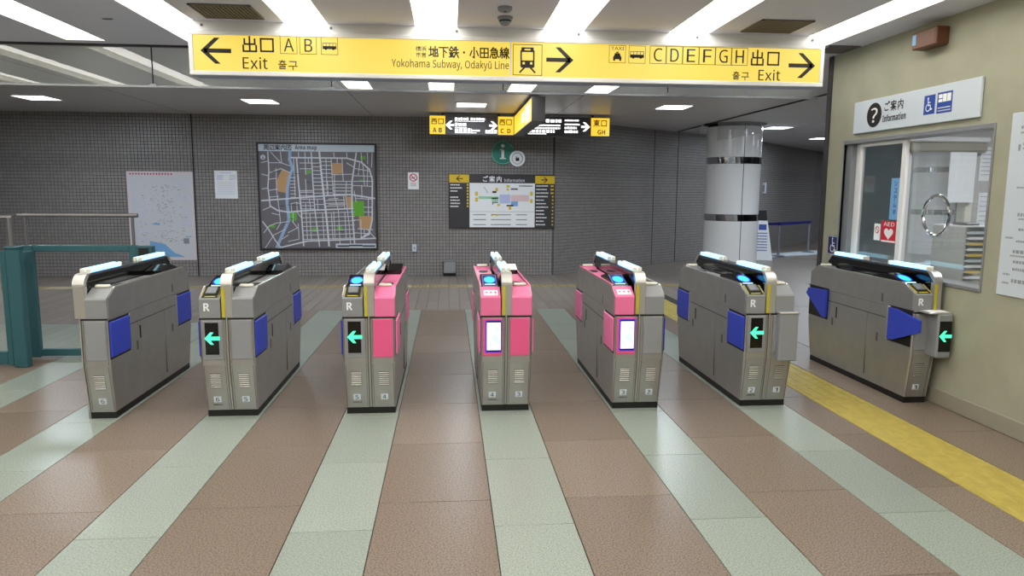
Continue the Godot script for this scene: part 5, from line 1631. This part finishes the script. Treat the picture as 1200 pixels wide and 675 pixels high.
# ------------------------------------------------------------------ green fence on the left
func fence() -> void:
	var z := -7.3
	var f := thing("fence_gate", "teal steel fence frame with a grey handrail beside the leftmost gate", "fence", Vector3(0, 0, z))
	bx("stile", Vector3(-4.05, 0.02, -0.03), Vector3(-3.94, 1.105, 0.03), "teal_paint", f, 0.006)
	bx("stile", Vector3(-3.06, 0.02, -0.03), Vector3(-2.985, 1.105, 0.03), "teal_paint", f, 0.006)
	bx("top_rail", Vector3(-3.94, 1.045, -0.025), Vector3(-3.06, 1.105, 0.025), "teal_paint", f, 0.006)
	bx("bottom_rail", Vector3(-3.94, 0.03, -0.025), Vector3(-3.06, 0.10, 0.025), "teal_paint", f, 0.006)
	bx("latch_box", Vector3(-2.985, 0.99, -0.04), Vector3(-2.84, 1.10, 0.04), "teal_paint", f, 0.006)
	bx("latch_plate", Vector3(-2.965, 1.01, 0.04), Vector3(-2.87, 1.08, 0.043), "dark_line", f)
	for x in [-4.0, -3.02]:
		var s := st()
		tube(s, [Vector3(x, 1.1, 0), Vector3(x, 1.385, 0)], 0.014, 10)
		obj("handrail_post", s, "handrail_metal", f)
	var h := st()
	tube(h, [Vector3(-4.06, 1.39, 0), Vector3(-2.97, 1.39, 0)], 0.02, 10)
	obj("handrail", h, "handrail_metal", f)
	var hb := st()
	for y in [0.25, 0.85]:
		tube(hb, [Vector3(-4.07, y, 0.02), Vector3(-4.07, y + 0.1, 0.02)], 0.022, 8)
	obj("hinge", hb, "teal_paint", f)
	var p := thing("fence_post", "thick teal fence post with a pale panel frame at the left edge", "fence", Vector3(0, 0, -6.95))
	bx("post", Vector3(-3.995, 0.0, -0.07), Vector3(-3.875, 1.10, 0.02), "teal_paint", p, 0.008)
	bx("post_cap", Vector3(-4.0, 1.10, -0.075), Vector3(-3.87, 1.12, 0.025), "teal_paint", p, 0.004)
	bx("post_bracket", Vector3(-3.94, 0.96, -0.27), Vector3(-3.90, 1.06, -0.07), "teal_paint", p, 0.004)
	bx("stile", Vector3(-4.055, 0.02, -0.05), Vector3(-4.0, 1.08, 0.0), "teal_paint", p, 0.006)
	bx("top_rail", Vector3(-5.6, 0.985, -0.05), Vector3(-4.055, 1.08, 0.0), "teal_paint", p, 0.006)
	bx("bottom_rail", Vector3(-5.6, 0.03, -0.05), Vector3(-4.055, 0.15, 0.0), "teal_paint", p, 0.006)
	bx("glass_pane", Vector3(-5.6, 0.15, -0.03), Vector3(-4.055, 0.985, -0.024), "pane", p)
	var s2 := st()
	tube(s2, [Vector3(-3.96, 1.12, -0.03), Vector3(-3.96, 1.375, -0.03)], 0.026, 10)
	obj("handrail_post", s2, "handrail_metal", p)
	var h2 := st()
	tube(h2, [Vector3(-5.6, 1.38, -0.03), Vector3(-3.93, 1.38, -0.03)], 0.02, 10)
	obj("handrail", h2, "handrail_metal", p)

# ------------------------------------------------------------------ on the ceiling
func ceiling_things() -> void:
	var vent_labels := ["dark ceiling grille above the left end of the yellow sign", "dark ceiling grille above the right end of the yellow sign", "ceiling grille in the corner by the beige wall"]
	for k in 3:
		var v: Array = VENTS[k]
		var t := thing("ceiling_vent", vent_labels[k], "vent", Vector3(v[0], CEIL, v[1]), Basis(), "air vents in the hall ceiling")
		var w: float = v[2] / 2
		var d: float = v[3] / 2
		for q in [[-w + 0.01, -d + 0.01, -w + 0.013, d - 0.01], [w - 0.013, -d + 0.01, w - 0.01, d - 0.01], [-w + 0.013, -d + 0.01, w - 0.013, -d + 0.013], [-w + 0.013, d - 0.013, w - 0.013, d - 0.01]]:
			bx("duct_side", Vector3(q[0], 0.0, q[1]), Vector3(q[2], 0.135, q[3]), "vent_grey", t)
		bx("duct_top", Vector3(-w + 0.01, 0.132, -d + 0.01), Vector3(w - 0.01, 0.136, d - 0.01), "vent_grey", t)
		var s := st()
		for q in [[-w, -d, w, -d + 0.015], [-w, d - 0.015, w, d], [-w, -d, -w + 0.015, d], [w - 0.015, -d, w, d]]:
			box(s, Vector3(q[0], -0.012, q[1]), Vector3(q[2], -0.001, q[3]))
		obj("frame", s, "vent_grey", t)
		var n := 14
		for i in n:
			var x := -w + 0.02 + (2 * w - 0.04) * (i + 0.5) / n
			bx("slat", Vector3(x - 0.008, -0.011, -d + 0.015), Vector3(x + 0.008, 0.012, d - 0.015), "vent_grey", t)
	var a := thing("smoke_detector", "flat round smoke detector on the ceiling behind the dome", "smoke detector", Vector3(0.425, CEIL, -5.62))
	var s := st()
	lathe(s, [Vector2(0.055, 0.0), Vector2(0.055, -0.02), Vector2(0.04, -0.035), Vector2(0.0, -0.037)], 24)
	obj("body", s, "print_grey", a)
	bx("lamp", Vector3(-0.012, -0.04, 0.02), Vector3(0.012, -0.033, 0.03), "dark_line", a)
	var c := thing("dome_camera", "small grey dome camera on the ceiling above the yellow sign", "camera", Vector3(0.45, CEIL, -5.93))
	s = st()
	lathe(s, [Vector2(0.06, 0.0), Vector2(0.06, -0.018), Vector2(0.05, -0.022)], 24)
	obj("base", s, "print_grey", c)
	s = st()
	lathe(s, [Vector2(0.048, -0.02), Vector2(0.044, -0.045), Vector2(0.03, -0.062), Vector2(0.0, -0.07)], 24)
	obj("dome", s, "print_grey", c)
	s = st()
	lathe(s, [Vector2(0.0492, -0.028), Vector2(0.0475, -0.038)], 24)
	obj("slit", s, "dark_line", c)
	var h := thing("ceiling_hook", "tiny dark fitting on the ceiling left of the yellow sign", "fitting", Vector3(-2.72, CEIL, -6.35))
	bx("plate", Vector3(-0.04, -0.006, -0.012), Vector3(0.04, 0, 0.012), "print_grey", h)
	bx("slot", Vector3(-0.03, -0.008, -0.005), Vector3(0.03, -0.006, 0.005), "dark_line", h)

# ------------------------------------------------------------------ beyond the column
func far_things() -> void:
	var m := thing("floor_mat", "pale flat floor slab under the belt barrier beyond the column", "floor slab", Vector3(0, 0, 0))
	var s := st()
	loft(s, [[Vector3(7.7, 0.0005, -17.6), Vector3(9.9, 0.0005, -18.6), Vector3(10.4, 0.0005, -19.8), Vector3(8.1, 0.0005, -18.4)], [Vector3(7.7, 0.02, -17.6), Vector3(9.9, 0.02, -18.6), Vector3(10.4, 0.02, -19.8), Vector3(8.1, 0.02, -18.4)]])
	obj("slab", s, "print_pale", m)
	bx("edge_strip", Vector3(-0.01, 0.001, -0.01), Vector3(2.4, 0.022, 0.0), "alu", m, 0.0, Transform3D(Basis(Vector3.UP, -0.427 + 0.0) * Basis(), Vector3(7.7, 0, -17.6)) * Transform3D(Basis(Vector3.UP, 0.0), Vector3.ZERO))
	var posts := [Vector3(8.42, 0.02, -18.0), Vector3(9.75, 0.02, -19.05)]
	for i in 2:
		var t := thing("belt_post", ["nearer thin steel post with a dark blue belt on the pale slab", "farther thin steel post with a dark blue belt on the pale slab"][i], "barrier post", posts[i], Basis(), "belt barrier posts")
		s = st()
		lathe(s, [Vector2(0.16, 0), Vector2(0.16, 0.012), Vector2(0.04, 0.03)], 24)
		obj("base", s, "alu", t)
		s = st()
		tube(s, [Vector3(0, 0.02, 0), Vector3(0, 0.80, 0)], 0.03, 12)
		obj("pole", s, "alu", t)
		s = st()
		tube(s, [Vector3(0, 0.78, 0), Vector3(0, 0.86, 0)], 0.04, 12)
		obj("belt_head", s, "belt_blue", t)
		var to: Vector3 = [Vector3(7.6, 0, -17.75), posts[0]][i]
		var d: Vector3 = to - posts[i]
		d.y = 0
		var n := d.normalized().cross(Vector3.UP) * 0.004
		var a0 := d.normalized() * 0.035 + Vector3(0, 0.785, 0)
		var b0 := d - d.normalized() * 0.05 + Vector3(0, 0.785, 0)
		var v := Vector3(0, 0.07, 0)
		s = st()
		loft(s, [[a0 - n, a0 + n, a0 + n + v, a0 - n + v], [b0 - n, b0 + n, b0 + n + v, b0 - n + v]])
		obj("belt", s, "belt_blue", t)
	var f := thing("a_frame_sign", "white folding floor sign with blue print standing beside the column", "sign", Vector3(7.65, 0.0, -17.3), Basis(Vector3.UP, -0.35))
	s = st()
	loft(s, [[Vector3(-0.26, 0.0, 0.22), Vector3(0.26, 0.0, 0.22), Vector3(0.26, 0.0, 0.20), Vector3(-0.26, 0.0, 0.20)], [Vector3(-0.10, 0.95, 0.02), Vector3(0.12, 0.95, 0.02), Vector3(0.12, 0.95, 0.0), Vector3(-0.10, 0.95, 0.0)]])
	obj("front_board", s, "print_white", f)
	s = st()
	loft(s, [[Vector3(-0.26, 0.0, -0.22), Vector3(0.26, 0.0, -0.22), Vector3(0.26, 0.0, -0.20), Vector3(-0.26, 0.0, -0.20)], [Vector3(-0.10, 1.2, -0.02), Vector3(0.08, 1.2, -0.02), Vector3(0.08, 1.2, 0.0), Vector3(-0.10, 1.2, 0.0)]])
	obj("rear_board", s, "print_dark", f)
	var up := Vector3(0, 0.95, -0.2).normalized()
	var L := Transform3D(Basis(Vector3.RIGHT, up, Vector3.RIGHT.cross(up)), Vector3(0, 0, 0.22))
	s = st()
	prect(s, -0.08, 0.74, 0.10, 0.88, 0.003)
	for i in 7:
		scribble(s, -0.10, 0.13, 0.66 - i * 0.07, 0.03, 0.003)
	obj("lettering", s, "print_blue", f, L)
	var p := thing("wall_box", "small pale box on the far tiled wall right of the column", "box", Vector3(8.77, 1.75, -19.86), Basis(Vector3.UP, -0.83))
	bx("case", Vector3(-0.08, -0.15, 0.0), Vector3(0.08, 0.15, 0.06), "print_pale", p, 0.01)
	bx("slot", Vector3(-0.05, -0.1, 0.06), Vector3(0.05, 0.08, 0.063), "print_grey", p)
